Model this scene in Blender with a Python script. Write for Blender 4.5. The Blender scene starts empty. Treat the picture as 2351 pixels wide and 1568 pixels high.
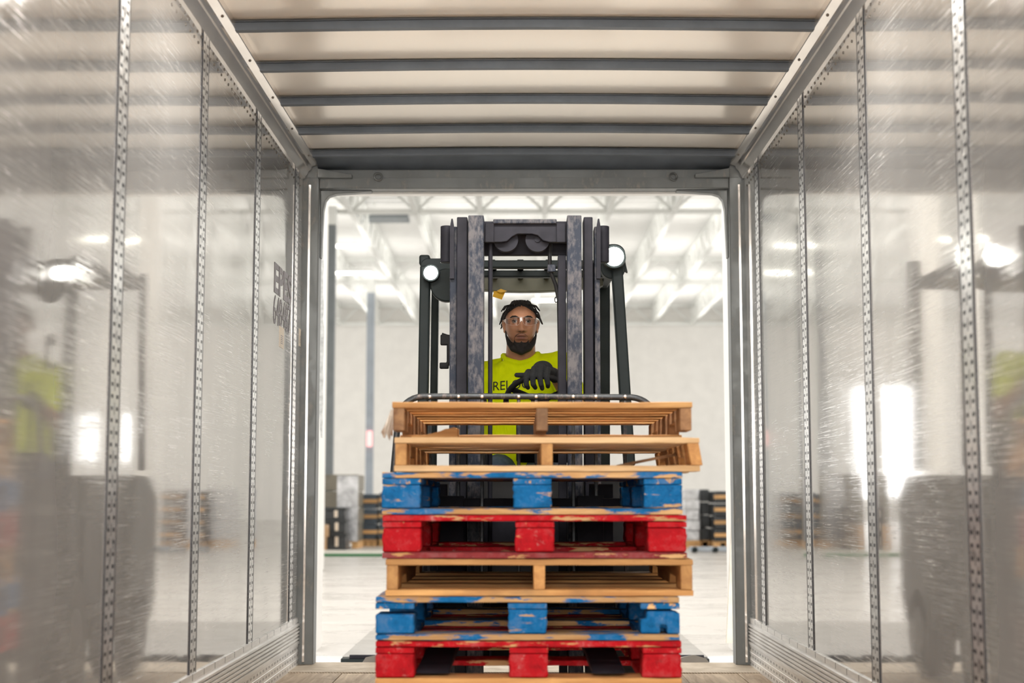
import bpy, bmesh, math, random
from mathutils import Vector, Matrix, Euler
from mathutils.bvhtree import BVHTree
PI = math.pi
S = bpy.context.scene
COL = S.collection
rnd = random.Random(11)

# ------------------------------------------------------------------ camera
FPX, CX, CY = 3400.0, 1175.5, 784.0          # focal length and centre in photo pixels (2351 x 1568)
TILT, YAW, CAMZ = math.atan(0.105), math.atan(19.5 / 3400), 0.945
cd = bpy.data.cameras.new('camera'); cam = bpy.data.objects.new('camera', cd); COL.objects.link(cam)
cam.location = (0, 0, CAMZ); cam.rotation_euler = (PI / 2 + TILT, 0, YAW)
cd.sensor_width = 36.0; cd.lens = FPX / 2351 * 36; cd.clip_start = 0.05; cd.clip_end = 300
cd.dof.use_dof = True; cd.dof.focus_distance = 7.15; cd.dof.aperture_fstop = 2.2
S.camera = cam
RM = Euler(cam.rotation_euler).to_matrix()
def at(px, py, Y):
    """the world point at depth Y that shows at photo pixel px, py"""
    d = RM @ Vector(((px - CX) / FPX, (CY - py) / FPX, -1.0))
    s = Y / d.y
    return Vector((d.x * s, Y, CAMZ + d.z * s))

# ------------------------------------------------------------------ world, light, exposure
S.view_settings.view_transform = 'Standard'; S.view_settings.look = 'None'
S.view_settings.gamma = 1.0; S.view_settings.use_curve_mapping = False
S.view_settings.exposure = 0.68
S.cycles.use_denoising = True
S.cycles.max_bounces = 8; S.cycles.diffuse_bounces = 4; S.cycles.glossy_bounces = 5
S.cycles.transmission_bounces = 6; S.cycles.transparent_max_bounces = 8
S.cycles.sample_clamp_indirect = 6.0; S.cycles.caustics_refractive = False
S.cycles.use_adaptive_sampling = True; S.cycles.adaptive_threshold = 0.03
w = bpy.data.worlds.new('world'); S.world = w; w.use_nodes = True
w.node_tree.nodes['Background'].inputs[0].default_value = (1.0, 0.985, 0.97, 1)
w.node_tree.nodes['Background'].inputs[1].default_value = 1.85
def area(name, loc, rot, sx, sy, power, col=(1, 0.97, 0.92)):
    l = bpy.data.lights.new(name, 'AREA'); l.shape = 'RECTANGLE'; l.size = sx; l.size_y = sy
    l.energy = power; l.color = col
    o = bpy.data.objects.new(name, l); COL.objects.link(o); o.location = loc; o.rotation_euler = rot
    return o
for i, (x, y) in enumerate(((-9, 17), (0, 17), (9, 17), (-11, 28), (0, 28), (11, 28), (-17, 44), (17, 44))):
    area('warehouse_light', (x, y, 7.6), (0, 0, 0), 5, 3, 110)
for x, y, z, p in [(a, b, 7.25, 44) for b in (39.5, 45.5, 52, 56) for a in (-6, 0, 6)]:
    area('added_deck_fill', (x, y, z), (PI, 0, 0), 5, 3, p)  # added fill that brightens the roof deck from below, no real fixtures
for x in (-2.6, 2.4):
    area('added_dock_fill', (x, 12.2, 7.7), (0, 0, 0), 2.4, 1.2, 190, (1, 0.96, 0.9))  # added fill over the dock floor, to lift the trailer's rear roof bays
area('added_trailer_fill', (0.0, 1.6, 2.74), (math.radians(38), 0, 0), 2.0, 0.35, 28, (1, 0.965, 0.92))  # added fill on the pallet fronts, not a lamp of the trailer
area('added_trailer_fill', (0.0, 5.15, 2.82), (math.radians(2), 0, 0), 1.8, 0.35, 46, (1, 0.96, 0.9))  # added fill above the stack, to brighten the driver
area('added_trailer_fill', (0.0, 3.2, 2.80), (0, 0, 0), 2.0, 0.3, 8, (1, 0.965, 0.92))  # added fill for the walls near the camera
area('added_front_fill', (0.0, -2.6, 1.6), (math.radians(88), 0, 0), 2.0, 1.4, 76, (1, 0.965, 0.92))  # added fill behind the camera, brightens pallet fronts and driver

# ------------------------------------------------------------------ helpers
def wloc(o):
    v = Vector((0, 0, 0))
    while o is not None:
        v += o.location; o = o.parent
    return v
def tag(o, label=None, cat=None, group=None, kind=None):
    if label: o['label'] = label
    if cat: o['category'] = cat
    if group: o['group'] = group
    if kind: o['kind'] = kind
    return o
def empty(name, loc=(0, 0, 0), label=None, cat=None, group=None, kind=None):
    o = bpy.data.objects.new(name, None); COL.objects.link(o); o.location = loc
    o.empty_display_size = 0.1
    return tag(o, label, cat, group, kind)
def copy_tree(o, parent=None):
    c = o.copy(); COL.objects.link(c); c.parent = parent
    for ch in list(o.children): copy_tree(ch, c)
    return c

class MB:
    def __init__(s): s.bm = bmesh.new()
    def verts(s, pts): return [s.bm.verts.new(p) for p in pts]
    def face(s, vs):
        try: return s.bm.faces.new(vs)
        except ValueError: return None
    def hexa(s, p):
        v = s.verts(p)
        for f in ((0, 3, 2, 1), (4, 5, 6, 7), (0, 1, 5, 4), (1, 2, 6, 5), (2, 3, 7, 6), (3, 0, 4, 7)):
            s.face([v[i] for i in f])
        return s
    def box(s, x0, x1, y0, y1, z0, z1, m=None):
        if x0 > x1: x0, x1 = x1, x0
        if y0 > y1: y0, y1 = y1, y0
        if z0 > z1: z0, z1 = z1, z0
        p = [Vector(q) for q in ((x0, y0, z0), (x1, y0, z0), (x1, y1, z0), (x0, y1, z0),
                                 (x0, y0, z1), (x1, y0, z1), (x1, y1, z1), (x0, y1, z1))]
        if m is not None: p = [m @ q for q in p]
        return s.hexa(p)
    def bar(s, a, b, wx, wy, up=(0, 1, 0)):
        """square bar from a to b, wx wide across, wy deep along 'up'"""
        a, b = Vector(a), Vector(b); d = (b - a).normalized(); u = Vector(up)
        sx = d.cross(u).normalized(); sy = sx.cross(d).normalized()
        q = []
        for c in (a, b):
            for i, j in ((-1, -1), (1, -1), (1, 1), (-1, 1)):
                q.append(c + sx * (wx / 2 * i) + sy * (wy / 2 * j))
        return s.hexa(q)
    def ring(s, c, u, v, ru, rv, n):
        return s.verts([c + u * (ru * math.cos(2 * PI * k / n)) + v * (rv * math.sin(2 * PI * k / n)) for k in range(n)])
    def skin(s, rings, cap=True, close=False):
        n = len(rings[0])
        pairs = list(zip(rings[:-1], rings[1:]))
        if close: pairs.append((rings[-1], rings[0]))
        for a, b in pairs:
            for k in range(n): s.face([a[k], a[(k + 1) % n], b[(k + 1) % n], b[k]])
        if cap and not close:
            s.face(rings[0][::-1]); s.face(rings[-1])
        return s
    def cyl(s, a, b, r, n=16, r2=None, cap=True):
        a, b = Vector(a), Vector(b); d = (b - a).normalized()
        u = d.orthogonal().normalized(); v = d.cross(u)
        r2 = r if r2 is None else r2
        return s.skin([s.ring(a, u, v, r, r, n), s.ring(b, u, v, r2, r2, n)], cap)
    def tube(s, pts, r, n=10, close=False):
        pts = [Vector(p) for p in pts]; m = len(pts); rings = []; u = None
        for i, p in enumerate(pts):
            if close: d = pts[(i + 1) % m] - pts[i - 1]
            else: d = pts[min(i + 1, m - 1)] - pts[max(i - 1, 0)]
            d.normalize()
            u = d.orthogonal().normalized() if u is None else (u - d * u.dot(d)).normalized()
            rr = r[i] if isinstance(r, (list, tuple)) else r
            rings.append(s.ring(p, u, d.cross(u), rr, rr, n))
        return s.skin(rings, True, close)
    def sphere(s, c, rx, ry=None, rz=None, n=16, m=10, rot=None):
        c = Vector(c); ry = rx if ry is None else ry; rz = rx if rz is None else rz
        R = rot if rot is not None else Matrix.Identity(3)
        rings = []
        for j in range(1, m):
            t = PI * j / m
            rings.append(s.verts([c + R @ Vector((rx * math.sin(t) * math.cos(2 * PI * k / n), ry * math.sin(t) * math.sin(2 * PI * k / n), rz * math.cos(t))) for k in range(n)]))
        top = s.bm.verts.new(c + R @ Vector((0, 0, rz))); bot = s.bm.verts.new(c + R @ Vector((0, 0, -rz)))
        s.skin(rings, False)
        for k in range(n):
            s.face([top, rings[0][k], rings[0][(k + 1) % n]][::-1]); s.face([bot, rings[-1][(k + 1) % n], rings[-1][k]][::-1])
        return s
    def capsule(s, a, ra, b, rb, n=14):
        a, b = Vector(a), Vector(b)
        s.sphere(a, ra, n=n); s.sphere(b, rb, n=n); s.cyl(a, b, ra, n, rb); return s
    def prism(s, pts, f0, f1):
        """polygon pts (2-D) swept between the two maps f0 and f1 (2-D -> 3-D)"""
        a = s.verts([f0(*p) for p in pts]); b = s.verts([f1(*p) for p in pts]); n = len(pts)
        s.face(a[::-1]); s.face(b)
        for k in range(n): s.face([a[k], a[(k + 1) % n], b[(k + 1) % n], b[k]])
        return s
    def build(s, name, mat, parent=None, bevel=0.0, smooth=False, angle=40, seg=2, local=False, keep=False):
        me = bpy.data.meshes.new(name)
        if not keep: bmesh.ops.recalc_face_normals(s.bm, faces=s.bm.faces)
        s.bm.to_mesh(me); s.bm.free()
        if parent is not None and not local: me.transform(Matrix.Translation(-wloc(parent)))
        return link(name, me, mat, parent, bevel, smooth, angle, seg)
def link(name, me, mat, parent=None, bevel=0.0, smooth=False, angle=40, seg=2):
    if mat is not None: me.materials.append(mat)
    if smooth or bevel:
        me.polygons.foreach_set('use_smooth', [True] * len(me.polygons))
        me.set_sharp_from_angle(angle=math.radians(angle))
    o = bpy.data.objects.new(name, me); COL.objects.link(o)
    if parent is not None: o.parent = parent
    if bevel:
        b = o.modifiers.new('bevel', 'BEVEL'); b.width = bevel; b.segments = seg; b.limit_method = 'ANGLE'; b.angle_limit = math.radians(40)
        b.harden_normals = False
    return o
def remeshed(mb, voxel, smooth_it=6, smooth_f=0.5):
    """voxel union of everything in mb as one continuous mesh"""
    bmesh.ops.recalc_face_normals(mb.bm, faces=mb.bm.faces)
    me = bpy.data.meshes.new('tmp'); mb.bm.to_mesh(me); mb.bm.free()
    o = bpy.data.objects.new('tmp', me); COL.objects.link(o)
    r = o.modifiers.new('r', 'REMESH'); r.mode = 'VOXEL'; r.voxel_size = voxel
    if smooth_it:
        q = o.modifiers.new('s', 'SMOOTH'); q.iterations = smooth_it; q.factor = smooth_f
    dg = bpy.context.evaluated_depsgraph_get()
    out = bpy.data.meshes.new_from_object(o.evaluated_get(dg))
    bpy.data.objects.remove(o); bpy.data.meshes.remove(me)
    return out

# ------------------------------------------------------------------ materials
class NT:
    def __init__(s, name):
        s.m = bpy.data.materials.new(name); s.m.use_nodes = True; s.t = s.m.node_tree
        s.b = s.t.nodes['Principled BSDF']
    def n(s, kind, **kw):
        nd = s.t.nodes.new(kind)
        for k, v in kw.items(): setattr(nd, k, v)
        return nd
    def l(s, a, b): s.t.links.new(a, b)
    def coord(s, scale=(1, 1, 1), rot=(0, 0, 0), kind='Object', rand=True):
        c = s.n('ShaderNodeTexCoord'); m = s.n('ShaderNodeMapping')
        m.inputs['Scale'].default_value = scale; m.inputs['Rotation'].default_value = rot
        s.l(c.outputs[kind], m.inputs['Vector'])
        if rand:
            oi = s.n('ShaderNodeObjectInfo'); mu = s.n('ShaderNodeMath', operation='MULTIPLY'); mu.inputs[1].default_value = 37.0
            s.l(oi.outputs['Random'], mu.inputs[0]); s.l(mu.outputs[0], m.inputs['Location'])
        return m.outputs[0]
    def noise(s, vec, scale=5.0, detail=4.0, rough=0.55, dist=0.0):
        q = s.n('ShaderNodeTexNoise'); q.inputs['Scale'].default_value = scale; q.inputs['Detail'].default_value = detail
        q.inputs['Roughness'].default_value = rough; q.inputs['Distortion'].default_value = dist
        s.l(vec, q.inputs['Vector']); return q.outputs['Fac']
    def ramp(s, fac, stops, interp='LINEAR'):
        r = s.n('ShaderNodeValToRGB'); r.color_ramp.interpolation = interp
        e = r.color_ramp.elements
        while len(e) < len(stops): e.new(0.5)
        for k, (p, c) in enumerate(stops):
            e[k].position = p; e[k].color = c if len(c) == 4 else (*c, 1)
        s.l(fac, r.inputs[0]); return r.outputs[0]
    def val(s, fac, a, b, lo=0.0, hi=1.0):
        r = s.n('ShaderNodeMapRange'); r.inputs['From Min'].default_value = a; r.inputs['From Max'].default_value = b
        r.inputs['To Min'].default_value = lo; r.inputs['To Max'].default_value = hi
        s.l(fac, r.inputs[0]); return r.outputs[0]
    def math(s, op, a, b=None):
        q = s.n('ShaderNodeMath', operation=op)
        for i, x in enumerate((a, b)):
            if x is None: continue
            if isinstance(x, (int, float)): q.inputs[i].default_value = x
            else: s.l(x, q.inputs[i])
        return q.outputs[0]
    def mix(s, fac, a, b, mode='MIX'):
        q = s.n('ShaderNodeMix', data_type='RGBA', blend_type=mode)
        for sock, x in ((q.inputs[0], fac), (q.inputs[6], a), (q.inputs[7], b)):
            if isinstance(x, (int, float)): sock.default_value = x
            elif isinstance(x, tuple): sock.default_value = x if len(x) == 4 else (*x, 1)
            else: s.l(x, sock)
        return q.outputs[2]
    def bump(s, h, strength=0.2, dist=0.01):
        q = s.n('ShaderNodeBump'); q.inputs['Strength'].default_value = strength; q.inputs['Distance'].default_value = dist
        s.l(h, q.inputs['Height']); s.l(q.outputs[0], s.b.inputs['Normal'])
    def set(s, **kw):
        nm = dict(col='Base Color', rough='Roughness', metal='Metallic', spec='Specular IOR Level', alpha='Alpha', trans='Transmission Weight',
                  ecol='Emission Color', est='Emission Strength', coat='Coat Weight', sheen='Sheen Weight')
        for k, v in kw.items():
            sock = s.b.inputs[nm[k]]
            if isinstance(v, (int, float)): sock.default_value = v
            elif isinstance(v, tuple): sock.default_value = v if len(v) == 4 else (*v, 1)
            else: s.l(v, sock)
        return s.m

def plain(name, col, rough=0.5, metal=0.0, var=0.12, scale=8.0, bump=0.0):
    t = NT(name); v = t.coord(); f = t.noise(v, scale, 5)
    a = tuple(c * (1 - var) for c in col); b = tuple(min(1, c * (1 + var)) for c in col)
    c = t.ramp(f, [(0.3, a), (0.7, b)])
    if bump: t.bump(f, bump, 0.004)
    return t.set(col=c, rough=rough, metal=metal)
def worn_metal(name, col, under, rough=0.45, metal=0.3, amount=0.55, scale=7.0):
    t = NT(name); v = t.coord((1, 1, 0.6)); f = t.noise(v, scale, 8, 0.7)
    g = t.noise(t.coord((1, 1, 0.35)), scale * 5, 5, 0.7)
    k = t.math('ADD', t.math('MULTIPLY', f, 0.6), t.math('MULTIPLY', g, 0.4))
    msk = t.val(k, amount - 0.06, amount + 0.06)
    base = t.mix(t.noise(v, 3, 3), tuple(c * 0.75 for c in col), tuple(c * 1.2 for c in col))
    t.bump(k, 0.12, 0.003)
    return t.set(col=t.mix(msk, base, under), rough=t.val(f, 0.3, 0.7, rough - 0.1, rough + 0.12), metal=metal)
def wood_nodes(t, axis, dark=(0.36, 0.17, 0.06), light=(0.66, 0.40, 0.17)):
    sc = (2.2, 26, 26) if axis == 'x' else (26, 2.2, 26)
    v = t.coord(sc); f = t.noise(v, 1.0, 6, 0.6, 0.6)
    g = t.noise(t.coord((1.5, 1.5, 1.5)), 2.0, 3)
    c = t.ramp(f, [(0.3, dark), (0.52, tuple((a + b) / 2 for a, b in zip(dark, light))), (0.7, light)])
    oi = t.n('ShaderNodeObjectInfo')
    tone = t.ramp(oi.outputs['Random'], [(0, (0.78, 0.76, 0.74)), (1, (1.12, 1.08, 1.02))])
    c = t.mix(1.0, c, tone, 'MULTIPLY')
    stain = t.val(g, 0.62, 0.74)
    c = t.mix(t.math('MULTIPLY', stain, 0.5), c, (0.16, 0.10, 0.06))
    return c, f
def wood(name, axis, dark=(0.36, 0.17, 0.06), light=(0.66, 0.40, 0.17)):
    t = NT(name); c, f = wood_nodes(t, axis, dark, light); t.bump(f, 0.25, 0.003)
    return t.set(col=c, rough=0.72)
def paint_wood(name, axis, col, wear, scale=7.0, rings=False):
    t = NT(name); c, f = wood_nodes(t, axis, (0.50, 0.27, 0.11), (0.82, 0.56, 0.30))
    sc = (0.9, 4.5, 4.5) if axis == 'x' else (4.5, 0.9, 4.5)
    m = t.noise(t.coord(sc), scale, 6, 0.62)
    msk = t.val(m, wear - 0.015, wear + 0.03)
    fade = t.noise(t.coord((1, 1, 1)), 14, 6, 0.7)
    pale = tuple(0.84 * x + 0.16 * y for x, y in zip(col, (0.55, 0.5, 0.5)))
    sc2 = t.noise(t.coord((1, 1, 1)), 26, 5, 0.75)
    p = t.ramp(fade, [(0.3, tuple(x * 0.62 for x in col)), (0.5, col), (0.72, pale)])
    p = t.mix(t.val(sc2, 0.60, 0.70, 0.0, 0.32), p, (0.62, 0.60, 0.58))
    p = t.mix(t.val(sc2, 0.42, 0.33, 0.0, 0.5), p, tuple(x * 0.3 for x in col))
    if rings:
        c0 = t.n('ShaderNodeTexCoord'); mp = t.n('ShaderNodeMapping'); mp.inputs['Location'].default_value = (-0.5, 0, -0.45)
        t.l(c0.outputs['Generated'], mp.inputs[0])
        g = t.n('ShaderNodeTexWave', wave_type='RINGS', rings_direction='Y'); g.inputs['Scale'].default_value = 4.0; g.inputs['Distortion'].default_value = 2.5
        t.l(mp.outputs[0], g.inputs[0])
        p = t.mix(t.val(g.outputs['Fac'], 0, 1, 0, 0.22), p, tuple(x * 0.5 for x in col))
    t.bump(t.math('ADD', m, f), 0.25, 0.004)
    return t.set(col=t.mix(msk, c, p), rough=0.7, spec=0.2)

def wall_metal():
    t = NT('scuffed aluminium sheet')
    total = None
    for ang, sx, sy, th, amt in ((0.28, 2.4, 260, 0.645, 0.5), (-0.46, 2.8, 300, 0.65, 0.45), (0.75, 4.0, 320, 0.655, 0.45), (1.50, 0.7, 300, 0.64, 0.35), (-0.95, 6.0, 200, 0.67, 0.45)):
        f = t.noise(t.coord((1, sx, sy), (ang, 0, 0), rand=False), 1.0, 1, 0.55, 1.2)
        k = t.math('MULTIPLY', t.val(f, th, th + 0.05), amt)
        total = k if total is None else t.math('ADD', total, k)
    big = t.noise(t.coord((1, 1, 1), rand=False), 1.7, 3, 0.65)
    msk = t.val(big, 0.38, 0.64)
    s = t.math('MINIMUM', t.math('MULTIPLY', total, msk), 1.0)
    dirt = t.val(t.noise(t.coord((1, 1, 0.5), rand=False), 3.0, 3, 0.65), 0.4, 0.7)
    col = t.mix(dirt, (0.575, 0.565, 0.55), (0.50, 0.49, 0.475))
    col = t.mix(s, col, (0.86, 0.86, 0.85))
    rough = t.math('ADD', t.val(big, 0.3, 0.7, 0.035, 0.085), t.math('MULTIPLY', s, 0.32))
    wav = t.noise(t.coord((1, 1.4, 0.7), rand=False), 1.2, 1)
    t.bump(t.math('ADD', t.math('MULTIPLY', wav, 0.9), t.math('MULTIPLY', s, 0.03)), 0.06, 0.02)
    return t.set(col=col, rough=rough, metal=t.math('SUBTRACT', 0.63, t.math('MULTIPLY', s, 0.35)))
def slotted_metal():
    """galvanised strip with two columns of slots; u runs along Y, v along Z (object space)"""
    t = NT('slotted logistics strip')
    c = t.n('ShaderNodeTexCoord'); sp = t.n('ShaderNodeSeparateXYZ'); t.l(c.outputs['Object'], sp.inputs[0])
    u, v = sp.outputs[1], sp.outputs[2]
    def cell(x, per, off=0.0):
        return t.math('ABSOLUTE', t.math('SUBTRACT', t.math('FRACT', t.math('ADD', t.math('DIVIDE', x, per), off)), 0.5))
    au = t.math('ABSOLUTE', u)
    dcol = t.math('ABSOLUTE', t.math('SUBTRACT', au, 0.029))
    slot = t.math('MULTIPLY', t.math('LESS_THAN', dcol, 0.014), t.math('LESS_THAN', cell(v, 0.0375), 0.16))
    mid = t.math('MULTIPLY', t.math('LESS_THAN', au, 0.004), t.math('LESS_THAN', cell(v, 0.075, 0.25), 0.26))
    hole = t.math('MAXIMUM', t.math('MAXIMUM', slot, mid), t.math('GREATER_THAN', au, 0.052))
    f = t.noise(t.coord((1, 1, 1)), 30, 4)
    metal = t.ramp(f, [(0.3, (0.62, 0.62, 0.62)), (0.7, (0.88, 0.88, 0.87))])
    t.bump(hole, -0.8, 0.004)
    return t.set(col=t.mix(hole, metal, (0.02, 0.02, 0.025)), metal=t.math('SUBTRACT', 0.9, t.math('MULTIPLY', hole, 0.8)), rough=t.val(f, 0.3, 0.7, 0.24, 0.40))
def scuff_metal():
    t = NT('extruded scuff liner'); c = t.n('ShaderNodeTexCoord'); sp = t.n('ShaderNodeSeparateXYZ'); t.l(c.outputs['Object'], sp.inputs[0])
    y, z = sp.outputs[1], sp.outputs[2]
    fy = t.math('ABSOLUTE', t.math('SUBTRACT', t.math('FRACT', t.math('DIVIDE', y, 0.085)), 0.5))
    pair = t.math('LESS_THAN', t.math('ABSOLUTE', t.math('SUBTRACT', fy, 0.15)), 0.075)
    fz = t.math('ABSOLUTE', t.math('SUBTRACT', t.math('FRACT', t.math('DIVIDE', z, 0.04)), 0.5))
    low = t.math('LESS_THAN', z, 0.115)
    dots = t.math('MULTIPLY', t.math('MULTIPLY', pair, t.math('LESS_THAN', fz, 0.15)), low)
    tick = t.math('MULTIPLY', t.math('LESS_THAN', t.math('ABSOLUTE', t.math('SUBTRACT', t.math('FRACT', t.math('DIVIDE', y, 0.21)), 0.5)), 0.022), t.math('GREATER_THAN', z, 0.243))
    hole = t.math('MAXIMUM', dots, tick)
    f = t.noise(t.coord((1, 0.6, 9)), 8, 5)
    base = t.ramp(f, [(0.3, (0.70, 0.69, 0.68)), (0.7, (0.92, 0.91, 0.89))])
    return t.set(col=t.mix(hole, base, (0.025, 0.022, 0.02)), metal=t.math('SUBTRACT', 0.6, t.math('MULTIPLY', hole, 0.5)), rough=t.val(f, 0.3, 0.7, 0.28, 0.42))
def tread_metal():
    t = NT('worn tread plate'); v = t.coord((1, 1, 1), rand=False)
    mp = t.n('ShaderNodeTexWave', wave_type='BANDS', bands_direction='DIAGONAL'); mp.inputs['Scale'].default_value = 40; t.l(v, mp.inputs[0])
    f = t.noise(v, 9, 6); t.bump(mp.outputs['Fac'], 0.5, 0.004)
    c = t.ramp(f, [(0.3, (0.42, 0.34, 0.25)), (0.7, (0.70, 0.61, 0.50))])
    return t.set(col=t.mix(t.val(mp.outputs['Fac'], 0.6, 0.9, 0, 0.6), c, (0.2, 0.15, 0.1)), rough=0.5, metal=0.35)

M = {}
M['wall'] = wall_metal()
M['strip'] = slotted_metal()
M['scuff'] = scuff_metal()
M['tread'] = tread_metal()
t = NT('roof skin'); f = t.noise(t.coord((0.5, 0.5, 1), rand=False), 1.6, 2)
t.bump(f, 0.06, 0.02)
M['roof'] = t.set(col=t.ramp(f, [(0.3, (0.88, 0.81, 0.72)), (0.7, (0.93, 0.87, 0.79))]), rough=t.val(f, 0.3, 0.7, 0.18, 0.26), metal=0.35)
M['bow'] = plain('galvanised roof bow', (0.085, 0.098, 0.115), 0.45, 0.35, 0.2, 5)
M['rail'] = plain('extruded aluminium rail', (0.84, 0.80, 0.76), 0.14, 0.85, 0.1, 4)
M['frame'] = worn_metal('galvanised door frame', (0.20, 0.21, 0.21), (0.30, 0.28, 0.25), 0.45, 0.4, 0.6)
M['rivet'] = plain('rivet', (0.18, 0.16, 0.14), 0.4, 0.7)
M['white'] = plain('white paint', (0.86, 0.84, 0.80), 0.6, 0, 0.04, 2)
M['deck'] = plain('white roof deck', (0.88, 0.88, 0.86), 0.5, 0, 0.03, 2)
M['steelwhite'] = plain('white painted steel', (0.82, 0.83, 0.80), 0.5, 0, 0.05, 3)
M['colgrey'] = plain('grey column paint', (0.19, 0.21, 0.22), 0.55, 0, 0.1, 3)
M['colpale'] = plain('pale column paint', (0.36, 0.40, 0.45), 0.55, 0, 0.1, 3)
t = NT('polished concrete'); v = t.coord((1, 3, 1), rand=False); f = t.noise(v, 0.8, 7, 0.6)
M['concrete'] = t.set(col=t.ramp(f, [(0.25, (0.50, 0.475, 0.45)), (0.75, (0.60, 0.575, 0.545))]), rough=t.val(f, 0.35, 0.65, 0.22, 0.4))
t = NT('oak trailer floor'); c, f = wood_nodes(t, 'y', (0.34, 0.25, 0.17), (0.70, 0.59, 0.46)); t.bump(f, 0.3, 0.004)
M['planks'] = t.set(col=c, rough=0.6)
M['wx'] = wood('pallet board wood', 'x', (0.42, 0.19, 0.06), (0.78, 0.47, 0.19)); M['wy'] = wood('pallet stringer wood', 'y', (0.42, 0.20, 0.07), (0.74, 0.42, 0.16))
M['wgrey'] = wood('weathered board wood', 'x', (0.50, 0.31, 0.15), (0.82, 0.60, 0.36))
M['wdark'] = wood('dark stringer wood', 'y', (0.20, 0.10, 0.05), (0.42, 0.24, 0.12))
BLUE, RED = (0.003, 0.145, 0.40), (0.50, 0.004, 0.012)
M['blue_x'] = paint_wood('chipped blue board', 'x', BLUE, 0.50); M['blue_y'] = paint_wood('blue stringer board', 'y', BLUE, 0.40)
M['blue_b'] = paint_wood('blue block', 'x', BLUE, 0.36, 6)
M['red_x'] = paint_wood('chipped red board', 'x', RED, 0.42); M['red_y'] = paint_wood('red stringer board', 'y', RED, 0.36)
M['red_b'] = paint_wood('red block', 'x', RED, 0.30, 6, True)
M['red_dull'] = paint_wood('scuffed dark red board', 'x', (0.26, 0.035, 0.04), 0.36)
M['mast'] = worn_metal('worn grey mast steel', (0.024, 0.031, 0.048), (0.120, 0.115, 0.122), 0.5, 0.1, 0.52, 14)
M['mastdark'] = plain('dark mast steel', (0.024, 0.024, 0.032), 0.5, 0.15, 0.25, 14)
M['black'] = plain('black plastic', (0.012, 0.012, 0.013), 0.45, 0, 0.2)
M['guard'] = plain('dark grey guard paint', (0.020, 0.027, 0.028), 0.4, 0.1, 0.15, 6)
M['body'] = plain('forklift body paint', (0.011, 0.011, 0.012), 0.35, 0.1, 0.2, 6)
M['bodygrey'] = plain('grey body panel', (0.10, 0.10, 0.095), 0.45, 0.1, 0.15, 6)
M['olive'] = plain('olive roof panel', (0.085, 0.085, 0.05), 0.5, 0, 0.2, 4)
M['rest'] = worn_metal('worn black backrest tube', (0.035, 0.04, 0.045), (0.17, 0.14, 0.13), 0.35, 0.4, 0.58, 30)
M['chrome'] = plain('bright steel', (0.72, 0.70, 0.68), 0.25, 0.9)
M['rubber'] = plain('tyre rubber', (0.018, 0.018, 0.018), 0.8, 0, 0.2)
M['yellow'] = plain('yellow tag', (0.75, 0.42, 0.01), 0.5, 0, 0.1)
def emit(name, col, st):
    t = NT(name); return t.set(col=(0, 0, 0), ecol=col, est=st)
M['lamp'] = emit('lit headlamp lens', (1, 0.98, 0.9), 32)
M['tube'] = emit('lit strip lamp', (1, 0.96, 0.82), 5)
M['day'] = emit('daylit opening', (1, 0.99, 0.97), 3.0)
M['redsign'] = emit('lit red sign', (1, 0.45, 0.42), 1.3)

for k_, r_ in (('guard', 0.55), ('body', 0.6), ('mast', 0.55), ('mastdark', 0.6), ('black', 0.55), ('bodygrey', 0.6)):
    b_ = M[k_].node_tree.nodes['Principled BSDF']; b_.inputs['Specular IOR Level'].default_value = 0.2; b_.inputs['Roughness'].default_value = r_

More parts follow.
